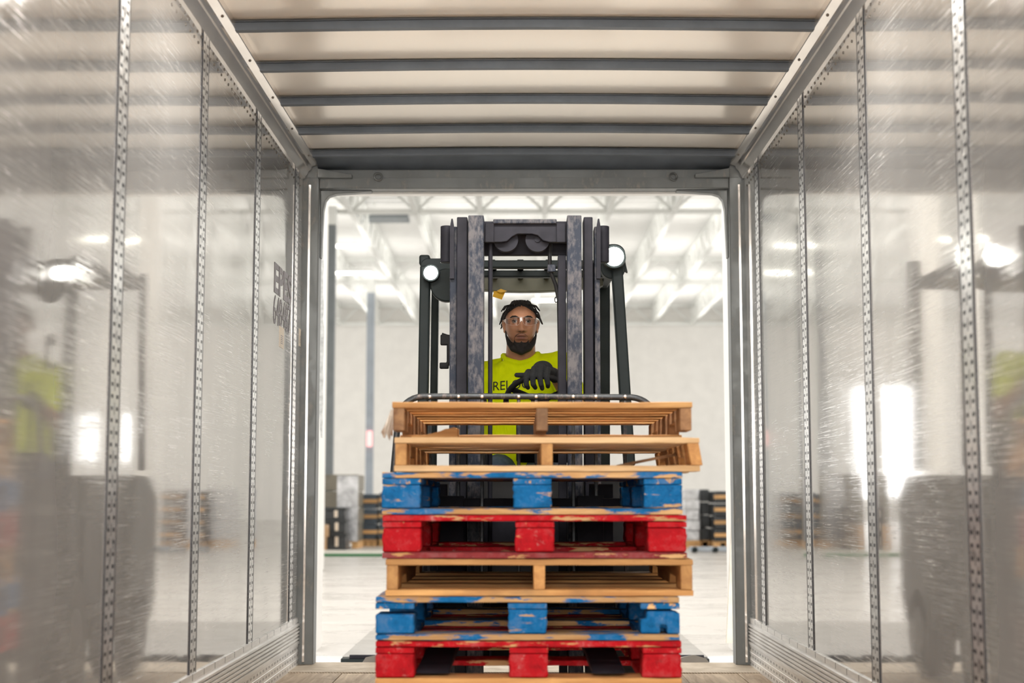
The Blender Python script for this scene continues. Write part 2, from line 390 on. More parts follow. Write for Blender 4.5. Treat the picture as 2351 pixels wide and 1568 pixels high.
# ================================================================== THE TRAILER
XL, XR, YN, YE, ZT = -1.27, 1.305, -3.4, 8.5, 2.80
SEAMS = {'left': (-1.4, -0.2, 1.0, 2.2, 3.40, 4.60, 5.80, 7.02, 8.25), 'right': (-1.7, -0.5, 0.7, 1.9, 3.08, 4.28, 5.52, 6.74, 8.03)}
def trailer_wall(side):
    X, sg = (XL, 1) if side == 'left' else (XR, -1)
    ys = [YN] + list(SEAMS[side]) + [YE]
    mb = MB(); nz = 10; cols = []
    for a, b in zip(ys[:-1], ys[1:]):
        for k in range(17):
            u = k / 16; u = 0.5 - 0.5 * math.cos(PI * u)
            if k == 16 and b != YE: continue
            y = a + (b - a) * u; dx = 0.003 * (1 - abs(2 * u - 1) ** 6)
            cols.append(mb.verts([(X + sg * dx, y, ZT * 1.04 * j / nz) for j in range(nz + 1)]))
    for p, q in zip(cols[:-1], cols[1:]):
        for j in range(nz): mb.face([p[j], q[j], q[j + 1], p[j + 1]])
    o0 = X - sg * 0.045                                        # outer skin and end caps give the wall its thickness
    back = [mb.verts([(o0, y, z) for z in (0, ZT * 1.04)]) for y in (YN, YE)]
    mb.face([back[0][0], back[1][0], back[1][1], back[0][1]])
    mb.face([cols[0][0]] + [back[0][0], back[0][1]] + cols[0][::-1][:-1]); mb.face([cols[-1][0]] + [back[1][0], back[1][1]] + cols[-1][::-1][:-1])
    mb.face([c[0] for c in cols] + [back[1][0], back[0][0]]); mb.face([c[-1] for c in cols] + [back[1][1], back[0][1]])
    wl = mb.build('wall_' + side, M['wall'], smooth=True, angle=50)
    tag(wl, f'scuffed shiny aluminium {side} trailer wall with slotted vertical strips', 'wall', kind='structure')
    for y in SEAMS[side]:
        m = MB(); wd = 0.054
        m.box(X, X + sg * 0.006, -wd, wd, 0.26, ZT)
        m.box(X, X + sg * 0.007, wd - 0.001, wd + 0.004, 0.26, ZT)
        o = m.build('seam_strip', M['strip'], wl, local=True); o.location = (0, y, 0)
    # scuff liner: ribs above, three flat perforated rows below
    prof = [(0, 0), (0.014, 0.0), (0.014, 0.038), (0.017, 0.04), (0.014, 0.042), (0.014, 0.078), (0.017, 0.08), (0.014, 0.082), (0.014, 0.118), (0.020, 0.122)]
    for k in range(6):
        z = 0.128 + k * 0.019
        prof += [(0.020, z), (0.020, z + 0.009), (0.010, z + 0.012), (0.010, z + 0.017)]
    prof += [(0.012, 0.243), (0.012, 0.268), (0, 0.268)]
    m = MB(); m.prism(prof, lambda p, z: (X + sg * p, YN, z), lambda p, z: (X + sg * p, YE - 0.005, z))
    m.build('scuff_liner', M['scuff'], wl)
    m = MB()                                                  # rows of rivets below the top rail
    y = 0.4
    while y < YE - 0.1:
        if min(abs(y - s) for s in SEAMS[side]) > 0.06:
            for dz in (0.035, 0.075): m.sphere((X + sg * 0.004, y + (0.02 if dz > 0.05 else 0), ZT - dz), 0.003, 0.0055, 0.007, 8, 4)
        y += 0.075
    tag(m.build('rivet_row', M['rivet'], wl, smooth=True), kind='stuff')
    return wl
WL, WR = trailer_wall('left'), trailer_wall('right')

def top_rail(i, X, sg, side):
    prof = [(0, ZT - 0.012), (0.012, ZT - 0.012), (0.02, ZT + 0.004), (0.036, ZT + 0.036), (0.044, ZT + 0.038), (0.050, ZT + 0.050), (0.054, ZT + 0.062),
            (0.088, ZT + 0.074), (0.090, ZT + 0.078), (0.090, ZT + 0.11), (0, ZT + 0.11)]
    m = MB(); m.prism(prof, lambda p, z: (X + sg * p, YN, z), lambda p, z: (X + sg * p, YE - 0.02, z))
    o = m.build(f'trim_{i}', M['rail']); tag(o, f'bright aluminium top rail along the {side} wall', 'trim', kind='structure')
    m = MB(); y = 0.9
    while y < YE:
        m.sphere((X + sg * 0.072, y, ZT + 0.068), 0.007, 0.009, 0.006, 8, 4); y += 0.61
    m.build('rail_rivets', M['rivet'], o, smooth=True)['kind'] = 'stuff'
top_rail(1, XL, 1, 'left'); top_rail(2, XR, -1, 'right')

# roof skin with slight sag between bows, and the bows
ZR = 2.912
bows = [5.98 + 0.585 * k for k in range(-15, 4)] + [8.27]
m = MB(); cols = []; nx = 12
for k in range(0, 120):
    y = YN + (YE - YN) * k / 119
    u = ((y - 5.98) / 0.585) % 1.0
    cols.append(m.verts([(XL + (XR - XL) * j / nx, y, ZR + 0.012 * math.sin(PI * j / nx) - 0.004 * math.sin(PI * u)) for j in range(nx + 1)]))
for p, q in zip(cols[:-1], cols[1:]):
    for j in range(nx): m.face([p[j], p[j + 1], q[j + 1], q[j]])
geo = bmesh.ops.extrude_face_region(m.bm, geom=m.bm.faces[:])
for v in [g for g in geo['geom'] if isinstance(g, bmesh.types.BMVert)]: v.co.z += 0.03
ceil = m.build('ceiling', M['roof'], smooth=True); tag(ceil, 'cream trailer roof skin above grey roof bows', 'ceiling', kind='structure')
for y in bows:
    m = MB(); y0, y1 = y - 0.018, y + 0.018; zb = 2.868
    xs = [XL + 0.088 + (XR - XL - 0.176) * k / 10 for k in range(11)]
    rows = []
    for k, x in enumerate(xs):
        z = zb + 0.012 * math.sin(PI * k / 10); zt = z + 0.036
        rows.append(m.verts([(x, y0 - 0.014, zt), (x, y0 - 0.014, zt - 0.004), (x, y0 - 0.003, zt - 0.004), (x, y0, z), (x, y1, z), (x, y1 + 0.002, zt - 0.004), (x, y1 + 0.018, zt - 0.004), (x, y1 + 0.018, zt)]))
    m.skin(rows); m.build('roof_bow', M['bow'], ceil)
m = MB()                                                       # header plate that slopes down to the door header
m.prism([(8.33, 2.895), (8.49, 2.845), (8.49, 2.86), (8.33, 2.91)], lambda y, z: (XL + 0.09, y, z), lambda y, z: (XR - 0.09, y, z))
m.build('header_plate', M['bow'], ceil)

# rear door frame
door = empty('door_1', (0, 8.55, 0), 'grey galvanised rear door frame of the trailer', 'door frame', kind='structure')
pL0, pL1, pR0, pR1 = at(697, 1140, 8.5).x, at(724, 1140, 8.5).x, at(1684, 1140, 8.5).x, at(1712, 1140, 8.5).x
zh0, zh1 = at(1200, 433, 8.5).z, at(1200, 406, 8.5).z
m = MB(); m.box(XL - 0.045, pL1, 8.5, 8.62, 0, zh1); m.build('door_post', M['frame'], door, bevel=0.006)
m = MB(); m.box(pR0, XR + 0.045, 8.5, 8.62, 0, zh1); m.build('door_post', M['frame'], door, bevel=0.006)
for x in (pL0 + 0.012, pR1 - 0.012):
    m = MB(); m.box(x - 0.006, x + 0.006, 8.485, 8.5, 0.02, zh0 + 0.02); m.build('edge_strip', M['rail'], door)
m = MB(); m.box(pL1 - 0.002, pR0 + 0.002, 8.5, 8.60, zh0, zh1); m.build('header_beam', M['frame'], door, bevel=0.005)
m = MB(); m.box(pL1, pR0, 8.60, 8.66, zh0 - 0.012, zh0 + 0.03); m.build('header_lip', M['white'], door, bevel=0.003)
m = MB(); m.box(XL - 0.045, XR + 0.045, 8.50, 8.62, zh1 - 0.004, 2.98); m.build('header_cap', M['frame'], door)
for sx, x0 in ((1, pL1), (-1, pR0)):
    m = MB()
    pts = [(0, 0), (0.30, 0), (0.30, -0.008), (0.09, -0.022), (0.05, -0.035), (0.03, -0.06), (0.018, -0.12), (0.008, -0.40), (0, -0.40)]
    m.prism(pts, lambda a, b: (x0 + sx * a, 8.54, zh0 + b), lambda a, b: (x0 + sx * a, 8.60, zh0 + b))
    m.build('corner_gusset', M['frame'], door, bevel=0.003)
    m = MB(); q = at(868 if sx > 0 else 1546, 405, 8.46)
    m.tube([q + Vector((0.022 * math.cos(a), 0.01 * math.cos(a), 0.02 * math.sin(a))) for a in [2 * PI * k / 16 for k in range(16)]], 0.005, 8, True)
    m.build('lashing_ring', M['frame'], door, smooth=True)
    m = MB(); xa = XL + 0.09 if sx > 0 else XR - 0.09
    m.prism([(0, 0.035), (0.20, 0.0), (0.20, -0.02), (0, -0.02)], lambda a, b: (xa + sx * a, 8.46, zh1 + 0.008 + b), lambda a, b: (xa + sx * a, 8.50, zh1 + 0.008 + b))
    m.build('corner_plate', M['frame'], door, bevel=0.002)

# trailer floor: boards and tread plate sill
m = MB(); m.box(XL - 0.045, XR + 0.045, YN, 8.62, -0.08, -0.012)
fl = m.build('floor', M['planks']); tag(fl, 'worn timber trailer floor with a steel tread sill at its end', 'floor', kind='structure')
x = XL
k = 0
while x < XR - 0.01:
    x1 = min(x + 0.305, XR); m = MB(); m.box(x + 0.002, x1 - 0.002, YN, 8.13, -0.02, 0.0 - 0.002 * (k % 2)); m.build('floor_plank', M['planks'], fl, bevel=0.003); x = x1; k += 1
m = MB(); m.box(XL, XR, 8.14, 8.62, -0.02, 0.004); m.build('tread_sill', M['tread'], fl, bevel=0.002)
m = MB(); m.box(XL - 0.045, XR + 0.045, YN - 0.06, YN, -0.08, 2.98)
tag(m.build('wall_front', M['white']), 'white nose wall of the trailer behind the viewer', 'wall', kind='structure')

# lettering and stickers on the left wall
def text_mesh(body, size, offset=0.0, extrude=0.0015, shear=0.0):
    cu = bpy.data.curves.new('txt', 'FONT'); cu.body = body; cu.size = size; cu.offset = offset; cu.extrude = extrude; cu.shear = shear
    o = bpy.data.objects.new('txt', cu); COL.objects.link(o)
    me = bpy.data.meshes.new_from_object(o.evaluated_get(bpy.context.evaluated_depsgraph_get()))
    bpy.data.objects.remove(o); return me
M['ink'] = plain('grey stencil ink', (0.20, 0.18, 0.19), 0.5, 0.3, 0.2, 40)
def wall_text(body, ya, yb, z0, z1, off):
    me = text_mesh(body, 1.0, off)
    xs = [v.co.x for v in me.vertices]; ys = [v.co.y for v in me.vertices]
    ax, bx, ay, by = min(xs), max(xs), min(ys), max(ys)
    for v in me.vertices:
        u, q, e = (v.co.x - ax) / (bx - ax), (v.co.y - ay) / (by - ay), v.co.z
        v.co = Vector((XL + 0.0042 + e * 0.4, ya + (yb - ya) * u, z0 + (z1 - z0) * q))
    return link('lettering', me, M['ink'], WL)
def wy(px, py): # Y on the left wall that shows at pixel px, py
    d = RM @ Vector(((px - CX) / FPX, (CY - py) / FPX, -1)); s = XL / d.x; return d.y * s, CAMZ + d.z * s
ya, zt = wy(629, 600); yb, _ = wy(668, 640); _, zb = wy(629, 672)
wall_text('EPES', ya, yb, zb, zt, 0.028)
ya, zt = wy(627, 674); yb, _ = wy(666, 710); _, zb = wy(627, 742)
wall_text('648487', ya, yb, zb, zt, -0.006)
M['paper'] = plain('cream paper sticker', (0.80, 0.70, 0.58), 0.7, 0, 0.08)
for (px, py, hgt, wd) in ((645, 775, 0.11, 0.14), (687, 775, 0.10, 0.06)):
    y, z = wy(px, py); m = MB(); m.box(XL, XL + 0.005, y - wd / 2, y + wd / 2, z - hgt / 2, z + hgt / 2)
    st = m.build('paper_sticker', M['paper'], WL)
    m = MB()
    for q in range(5): m.box(XL, XL + 0.0056, y - wd * 0.25, y + wd * 0.25, z - hgt * 0.3 + q * hgt * 0.09, z - hgt * 0.27 + q * hgt * 0.09)
    m.build('print', M['ink'], st)

# ================================================================== DOCK AND WAREHOUSE
YW, ZW = 60.5, 8.8
m = MB(); m.box(-26, 26, 9.0, YW, -0.3, 0.0)
tag(m.build('warehouse_floor', M['concrete']), 'pale polished concrete warehouse floor', 'floor', kind='structure')
m = MB(); m.box(-26, 26, YW, YW + 0.2, -0.3, ZW + 0.3)
tag(m.build('wall_back', M['white']), 'white far wall of the warehouse', 'wall', kind='structure')
m = MB(); ys = []; y = 9.6
while y < YW: ys += [(y, 0), (y + 0.22, 0), (y + 0.26, 0.07), (y + 0.52, 0.07)]; y += 0.56
m.prism([(a, ZW + b) for a, b in ys] + [(ys[-1][0], ZW + 0.2), (9.6, ZW + 0.2)], lambda a, b: (-26, a, b), lambda a, b: (26, a, b))
tag(m.build('warehouse_ceiling', M['deck']), 'white ribbed steel warehouse roof deck', 'ceiling', kind='structure')
# dock wall around the opening
m = MB()
dl, dr = at(731, 1140, 9.3).x, at(1679, 1140, 9.3).x
m.box(-26, dl, 9.2, 9.55, -0.3, ZW); m.box(dr, 26, 9.2, 9.55, -0.3, ZW); m.box(dl, dr, 9.2, 9.55, 2.95, ZW)
tag(m.build('wall_dock', M['white']), 'white dock wall around the loading door', 'wall', kind='structure')
# weather strip hanging left of the opening
m = MB(); rows = []
for k in range(30):
    y0 = 440 + k * (1005 - 440) / 29; p = at(738 + rnd.uniform(-1.5, 1.5), y0, 9.15); wd = 0.012 if k < 26 else 0.012 - (k - 25) * 0.0022
    rows.append(m.verts([p + Vector((-wd - 0.004, 0, 0)), p + Vector((wd, 0, 0)), p + Vector((wd, 0.006, 0)), p + Vector((-wd - 0.004, 0.006, 0))]))
m.skin(rows); o = m.build('weather_strip', plain('grey rubber strip', (0.42, 0.42, 0.40), 0.6, 0, 0.25, 30), smooth=True)
tag(o, 'torn grey weather strip hanging inside the left side of the dock opening', 'weather strip')
m = MB(); a, b = at(1684, 1200, 9.12), at(1675, 1478, 9.12)
m.prism([(a.x + 0.10, a.z), (a.x - 0.004, a.z), (b.x - 0.012, b.z), (b.x + 0.10, b.z)], lambda x, z: (x, 9.16, z), lambda x, z: (x, 9.2, z))
tag(m.build('dock_curtain', plain('cream canvas', (0.72, 0.66, 0.56), 0.8), smooth=False), 'cream canvas dock flap at the right side of the opening', 'curtain')
# dock leveller
dk = empty('dock_leveller', (0, 8.9, 0), 'steel dock leveller plate bridging to the trailer sill', 'dock plate')
M['dockplate'] = plain('pale steel dock plate', (0.36, 0.345, 0.325), 0.45, 0.2, 0.15, 6)
m = MB(); m.box(-1.05, 1.10, 8.86, 11.3, 0.0, 0.012); m.build('deck_plate', M['dockplate'], dk, bevel=0.003)
m = MB(); m.box(-1.05, 1.10, 8.78, 8.86, -0.05, 0.006); m.build('lip_hinge', M['guard'], dk, bevel=0.003)
for k in range(9):
    m = MB(); m.cyl((-1.0 + k * 0.24, 8.80, 0.012), (-0.85 + k * 0.24, 8.80, 0.012), 0.016, 10); m.build('hinge_barrel', M['mastdark'], dk, smooth=True)
for x in (at(870, 1505, 8.7).x, at(1590, 1505, 8.7).x):
    m = MB(); m.prism([(-0.09, 0), (0.09, 0), (0.07, 0.025), (0, 0.045), (-0.07, 0.03)], lambda a, b: (x + a, 8.64, b), lambda a, b: (x + a, 8.76, b * 0.6))
    m.build('lip_tab', M['dockplate'], dk)
# columns, trusses, joists
def column(px, Y, w_, mat, lab, top=7.95):
    x = (px - 1195) / 3400 * Y; r = empty('steel_column', (x, Y, 0), lab, 'column', kind='structure')
    m = MB(); m.box(x - w_ / 2, x + w_ / 2, Y, Y + w_, 0, top * 0.955); m.build('column_shaft', mat, r, bevel=0.01)
    m = MB(); m.box(x - w_ / 2 - 0.01, x + w_ / 2 + 0.01, Y - 0.01, Y + w_ + 0.01, top * 0.955, top + 0.1); m.build('column_head', M['steelwhite'], r)
    m = MB(); m.box(x - w_ * 0.8, x + w_ * 0.8, Y - w_ * 0.3, Y + w_ * 1.3, 0, 0.03); m.build('base_plate', mat, r)
    return r
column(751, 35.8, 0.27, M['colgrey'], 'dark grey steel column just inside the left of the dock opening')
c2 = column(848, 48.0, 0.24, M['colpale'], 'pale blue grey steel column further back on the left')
x, z = at(848, 1007, 47.9).x, at(848, 1007, 47.9).z
m = MB(); m.box(x - 0.085, x + 0.085, 47.9, 47.98, z - 0.25, z + 0.25)
tag(m.build('exit_lamp', M['redsign']), 'small glowing red and white sign on the pale column', 'sign')
ZB = 7.93
def truss(Y, wd, lab):
    m = MB(); m.box(-20, 20, Y - 0.07, Y + 0.07, ZB, ZB + wd); m.box(-20, 20, Y - 0.07, Y + 0.07, ZB + 0.75, ZB + 0.87)
    x = -18.6
    while x < 19:
        m.cyl((x, Y, ZB + 0.06), (x + 0.8, Y, ZB + 0.8), 0.035, 8); m.cyl((x, Y, ZB + 0.06), (x - 0.8, Y, ZB + 0.8), 0.035, 8); m.cyl((x, Y, ZB), (x, Y, ZB + 0.8), 0.028, 8); x += 1.6
    tag(m.build('roof_truss', M['steelwhite'], smooth=True), lab, 'roof truss', kind='structure')
truss(36.2, 0.11, 'white roof truss nearest the dock'); truss(48.3, 0.13, 'white roof truss further back'); truss(60.2, 0.13, 'white roof truss against the far wall')
def joist_mb():
    m = MB()
    m.box(-0.06, 0.06, 0, 45, 0, 0.09); m.box(-0.06, 0.06, 0, 45, 0.72, 0.80)
    y = 0.0
    while y < 44.5:
        m.cyl((0, y, 0.05), (0, y + 0.6, 0.76), 0.024, 6); m.cyl((0, y + 0.6, 0.76), (0, y + 1.2, 0.05), 0.024, 6); y += 1.2
    return m
jp = joist_mb().build('roof_joist', M['steelwhite'], smooth=True)
tag(jp, 'white open web roof joist running away under the roof deck', 'joist', 'open web roof joists', 'structure'); jp.location = (-9.0, 15.4, ZB + 0.02)
for k in range(1, 12):
    o = jp.copy(); COL.objects.link(o); o.location = (-9.0 + 1.6 * k, 15.4, ZB + 0.02)
# ducts seen at the top left
p = at(860, 452, 39)
r = empty('roof_unit', (p.x, 39, p.z), 'dark grey unit hung under the roof at the upper left', 'roof unit')
m = MB(); m.box(p.x - 0.35, p.x + 0.75, 38.6, 39.4, p.z - 0.08, p.z + 0.12); m.build('unit_case', M['colgrey'], r, bevel=0.01)
m = MB(); m.box(p.x - 0.75, p.x + 0.8, 40.2, 41, p.z - 0.34, p.z - 0.22); m.build('lower_duct', M['colgrey'], r, bevel=0.01)
for dx, dy in ((0, 39), (0.5, 40.5)):
    m = MB(); m.cyl((p.x + dx, dy, p.z - 0.24), (p.x + dx, dy, ZW + 0.04), 0.02, 8); m.build('hanger', M['steelwhite'], r)
# strip lights
def strip_light(x, Y, z, ln=1.25):
    r = empty('strip_light', (x, Y, z), 'lit white strip lamp hung under the warehouse roof', 'ceiling light', 'strip lamps under the warehouse roof')
    m = MB(); m.box(-ln / 2, ln / 2, -0.08, 0.08, 0.03, 0.09); m.build('housing', M['steelwhite'], r, local=True)
    m = MB(); m.box(-ln / 2 + 0.02, ln / 2 - 0.02, -0.07, 0.07, -0.03, 0.03); m.build('lamp_tube', M['tube'], r, local=True, bevel=0.02)
    for s_ in (-0.4, 0.4):
        m = MB(); m.cyl((s_ * ln, 0, 0.09), (s_ * ln, 0, ZW + 0.05 - 7.6), 0.01, 6); m.build('hanger', M['steelwhite'], r, local=True)
    return r
LY = lambda px, py: next(y for y in [k * 0.05 for k in range(500, 1190)] if at(px, py, y).z >= 7.6)
p = at(772, 565, LY(772, 565)); sl = strip_light(p.x, p.y, 7.6); sl['label'] = 'lit strip lamp, upper of the two at the left of the opening'
for px, py in ((806, 627), (1263, 690)):
    p = at(px, py, LY(px, py)); o = copy_tree(sl); o.location = (p.x, p.y, 7.6); o['label'] = 'lit strip lamp, lower of the two at the left of the opening' if px < 1000 else 'lit strip lamp seen just right above the driver'
for x, Y in ((-7.2, 30), (-5.6, 24), (5.2, 30), (6.9, 24), (-8.6, 38), (8.2, 38)):
    o = copy_tree(sl); o.location = (x, Y, 7.6); o['label'] = 'lit strip lamp seen only mirrored in a trailer wall'
# daylit door openings in the far wall, either side of the direct view
for i, x, hw_, z0_, z1_ in ((1, -12.5, 1.0, 0.9, 5.4), (2, 14.6, 0.5, 2.4, 4.3)):
    m = MB(); m.box(x - hw_, x + hw_, YW - 0.05, YW, z0_, z1_); o = m.build(f'window_{i}', M['day']); tag(o, 'tall bright daylit opening far left in the far warehouse wall' if i == 1 else 'small bright daylit opening far right in the far warehouse wall', 'window', kind='structure')
    m = MB(); fw = hw_ + 0.15; m.prism([(-fw, z0_ - 0.1), (-fw, z1_ + 0.15), (fw, z1_ + 0.15), (fw, z0_ - 0.1), (hw_, z0_ - 0.1), (hw_, z1_), (-hw_, z1_), (-hw_, z0_ - 0.1)], lambda a, b: (x + a, YW - 0.1, b), lambda a, b: (x + a, YW, b)); m.build('window_frame', M['steelwhite'], o)
for x, Y in ((-2.75, 19.0), (4.0, 25.5)):
    r = empty('concrete_pillar', (x, Y, 0), 'square white pillar mirrored in the right trailer wall' if x < 0 else 'square white pillar mirrored in the left trailer wall', 'pillar', kind='structure')
    m = MB(); m.box(x - 0.2, x + 0.2, Y, Y + 0.4, 0, ZB); m.build('pillar_shaft', M['white'], r, bevel=0.02)

# goods on the warehouse floor
M['darkgoods'] = plain('dark wrapped goods', (0.035, 0.04, 0.045), 0.35, 0, 0.5, 6)
M['bluegoods'] = plain('slate blue panels', (0.055, 0.075, 0.10), 0.5, 0, 0.3, 4)
M['browngoods'] = plain('brown grey wrapped cartons', (0.20, 0.18, 0.14), 0.4, 0, 0.25, 3)
M['film'] = plain('silver stretch film', (0.62, 0.63, 0.66), 0.22, 0.3, 0.35, 7, 0.6)
M['card'] = plain('cardboard', (0.50, 0.31, 0.16), 0.8, 0, 0.1, 3)
M['crate'] = wood('crate slat wood', 'x', (0.50, 0.28, 0.11), (0.72, 0.46, 0.22))
M['green'] = plain('green mat edge', (0.02, 0.16, 0.05), 0.5)
M['mat'] = plain('pale floor mat', (0.60, 0.58, 0.52), 0.5)
def goods(name, lab, cat, px0, px1, pyt, Y, body, depth=1.0, slats=0, film=False, seams=3, group=None, base=True):
    a, b = at(px0, pyt, Y), at(px1, pyt, Y); x0, x1, zt = a.x, b.x, a.z
    group = group or ('slatted crates on the warehouse floor' if 'crate' in name else 'pallet loads on the warehouse floor')
    r = empty(name, ((x0 + x1) / 2, Y + depth / 2, 0), lab, cat, group)
    zb = 0.13 if base else 0.0
    n = seams; h = (zt - zb) / n
    m = MB()
    for k in range(n): m.box(x0 + 0.01 * (k % 2), x1 - 0.012 * ((k + 1) % 2), Y, Y + depth, zb + k * h, zb + (k + 1) * h - 0.012)
    m.build('load', body, r, bevel=0.012)
    if base:
        m = MB(); m.box(x0, x1, Y - 0.02, Y + depth, 0.1, 0.13); m.build('base_deck', M['crate'], r)
        for q in (0, 0.5, 1):
            m = MB(); m.box(x0 + (x1 - x0 - 0.1) * q, x0 + (x1 - x0 - 0.1) * q + 0.1, Y, Y + depth, 0.0, 0.1); m.build('base_runner', M['crate'], r)
    for q in range(slats):
        z = zb + (zt - zb) * (q + 0.5) / slats
        m = MB(); m.box(x0 - 0.01, x1 + 0.01, Y - 0.03, Y - 0.002, z - 0.035, z + 0.035); m.build('slat', M['crate'], r)
    if film:
        m = MB(); m.box(x1 - (x1 - x0) * 0.36, x1 + 0.006, Y - 0.012, Y - 0.002, zb, zt - 0.03); m.build('stretch_film', M['film'], r)
    return r
goods('wrapped_load', 'tall brown grey wrapped pallet load at the left of the dock opening', 'pallet load', 690, 822, 1088, 27.5, M['browngoods'], 1.1, film=True, seams=4)
goods('slatted_crate', 'slate blue crate with wooden slats beside the tall wrapped load', 'crate', 827, 866, 1133, 28.75, M['bluegoods'], 0.6, slats=3, seams=3)
goods('slatted_crate', 'narrow slate blue crate half hidden behind the blue pallet block', 'crate', 871, 905, 1130, 28.75, M['bluegoods'], 0.6, slats=3, seams=3)
def tote(px0, px1, pt, pb, Y, lab):
    a, b = at(px0, pt, Y), at(px1, pb, Y); z1, z0 = a.z, max(b.z, 0.0)
    r = empty('plastic_tote', ((a.x + b.x) / 2, Y + 0.3, z0), lab, 'tote', 'stacked black totes')
    m = MB(); m.box(a.x + 0.02, b.x - 0.02, Y, Y + 0.6, z0, z1 - 0.05); m.build('tote_body', M['darkgoods'], r, bevel=0.01)
    m = MB(); m.box(a.x, b.x, Y - 0.02, Y + 0.62, z1 - 0.05, z1); m.build('lid', M['darkgoods'], r, bevel=0.008)
    m = MB(); m.box((a.x * 0.45 + b.x * 0.55) - 0.03, (a.x * 0.45 + b.x * 0.55) + 0.03, Y - 0.012, Y, z0 + (z1 - z0) * 0.2, z0 + (z1 - z0) * 0.8); m.build('paper_label', M['paper'], r)
tote(745, 796, 1225, 1262, 26.6, 'black tote at the bottom of the stack before the wrapped load')
tote(746, 795, 1193, 1225, 26.6, 'black tote in the middle of the stack before the wrapped load')
tote(744, 794, 1165, 1193, 26.6, 'black tote on top of the stack before the wrapped load')
for (px0, px1, pt, pb, lab) in ((700, 742, 1234, 1268, 'lower cardboard box by the left door post'), (702, 747, 1205, 1234, 'upper cardboard box by the left door post')):
    a, b = at(px0, pt, 26.0), at(px1, pb, 26.0); z0 = max(0, b.z)
    r = empty('cardboard_box', ((a.x + b.x) / 2, 26.2, z0), lab, 'box', 'cardboard boxes by the left door post')
    m = MB(); m.box(a.x, b.x, 26.0, 26.5, z0, a.z - 0.004); m.build('carton', M['card'], r, bevel=0.006)
    m = MB(); m.box(a.x - 0.001, b.x + 0.001, 26.22, 26.28, a.z - 0.06, a.z - 0.001); m.build('tape', M['paper'], r)
r = empty('floor_mat', (at(800, 1275, 24.5).x, 24.5, 0), 'pale raised floor mat with a green edge on the left', 'mat')
x0, x1 = at(700, 1275, 24.5).x, at(885, 1275, 24.5).x
m = MB(); m.box(x0, x1, 23.9, 25.4, 0.0, 0.05); m.build('mat_top', M['mat'], r, bevel=0.01)
m = MB(); m.box(x0 - 0.02, x1 + 0.02, 23.86, 23.9, 0.0, 0.045); m.build('mat_edge', M['green'], r, bevel=0.008)
goods('wrapped_load', 'silver film wrapped pallet load just right of the blue pallet', 'pallet load', 1570, 1606, 1122, 28.0, M['film'], 1.0, seams=5)
goods('wrapped_load', 'black pallet load between the silver load and the slatted crate', 'pallet load', 1607, 1628, 1122, 28.3, M['darkgoods'], 1.0, seams=4)
goods('slatted_crate', 'dark crate with wooden slats by the right door post', 'crate', 1640, 1700, 1126, 27.6, M['darkgoods'], 1.0, slats=4, seams=4)
a, b = at(1585, 1278, 25.5), at(1690, 1278, 25.5)
r = empty('low_rail', ((a.x + b.x) / 2, 25.6, 0), 'grey blue low rail lying before the crates on the right', 'low rail')
m = MB(); m.box(a.x, b.x, 25.5, 25.7, 0.02, 0.10); m.build('rail_bar', M['colpale'], r, bevel=0.01)
for q in (0.1, 0.55, 0.95):
    m = MB(); m.cyl((a.x + (b.x - a.x) * q, 25.48, 0.05), (a.x + (b.x - a.x) * q, 25.72, 0.05), 0.05, 14); m.build('rail_foot', M['guard'], r, smooth=True)
for i, (x, Y, mt) in enumerate(((-6.4, 26.5, 'bluegoods'), (-8.2, 27.5, 'darkgoods'), (-10.2, 27.0, 'browngoods'), (6.6, 26.5, 'bluegoods'), (8.4, 27.5, 'darkgoods'), (10.4, 27.0, 'browngoods'))):
    side = 'right' if x < 0 else 'left'
    nm = {'bluegoods': 'slate blue', 'darkgoods': 'black', 'browngoods': 'brown grey'}[mt]
    px0 = 1195 + (x - 0.7) * 3400 / Y; px1 = 1195 + (x + 0.7) * 3400 / Y
    goods('pallet_load', f'{nm} pallet load seen only mirrored in the {side} trailer wall', 'pallet load', px0, px1, 1108, Y, M[mt], 1.1, seams=4)

# ================================================================== PALLETS
PY = 4.93                                                      # depth of the pallets' front faces
def board(m, x0, x1, y0, y1, z0, z1, jit=0.0015, n=14, axis='x', chip=0.0):
    """a sawn board whose edges wander a little; axis gives the grain direction"""
    rings = []
    for k in range(n + 1):
        u = k / n
        c = rnd.uniform(0, chip) if chip and rnd.random() < 0.3 else 0.0
        ja, jb, jc = (rnd.uniform(-jit, jit) for _ in range(3))
        if axis == 'x':
            x = x0 + (x1 - x0) * u
            jb = abs(jb); q = [(x, y0 + ja + c, z0 + jb), (x, y1 + ja, z0 + jb), (x, y1 + ja, z1 - jb), (x, y0 + ja + c, z1 - jb - c * 0.4)]
        else:
            y = y0 + (y1 - y0) * u
            jb = abs(jb); q = [(x0 + ja, y, z0 + jb), (x1 + jc, y, z0 + jb), (x1 + jc, y, z1 - jb - c), (x0 + ja, y, z1 - jb)]
        rings.append(m.verts(q))
    m.skin(rings); return m
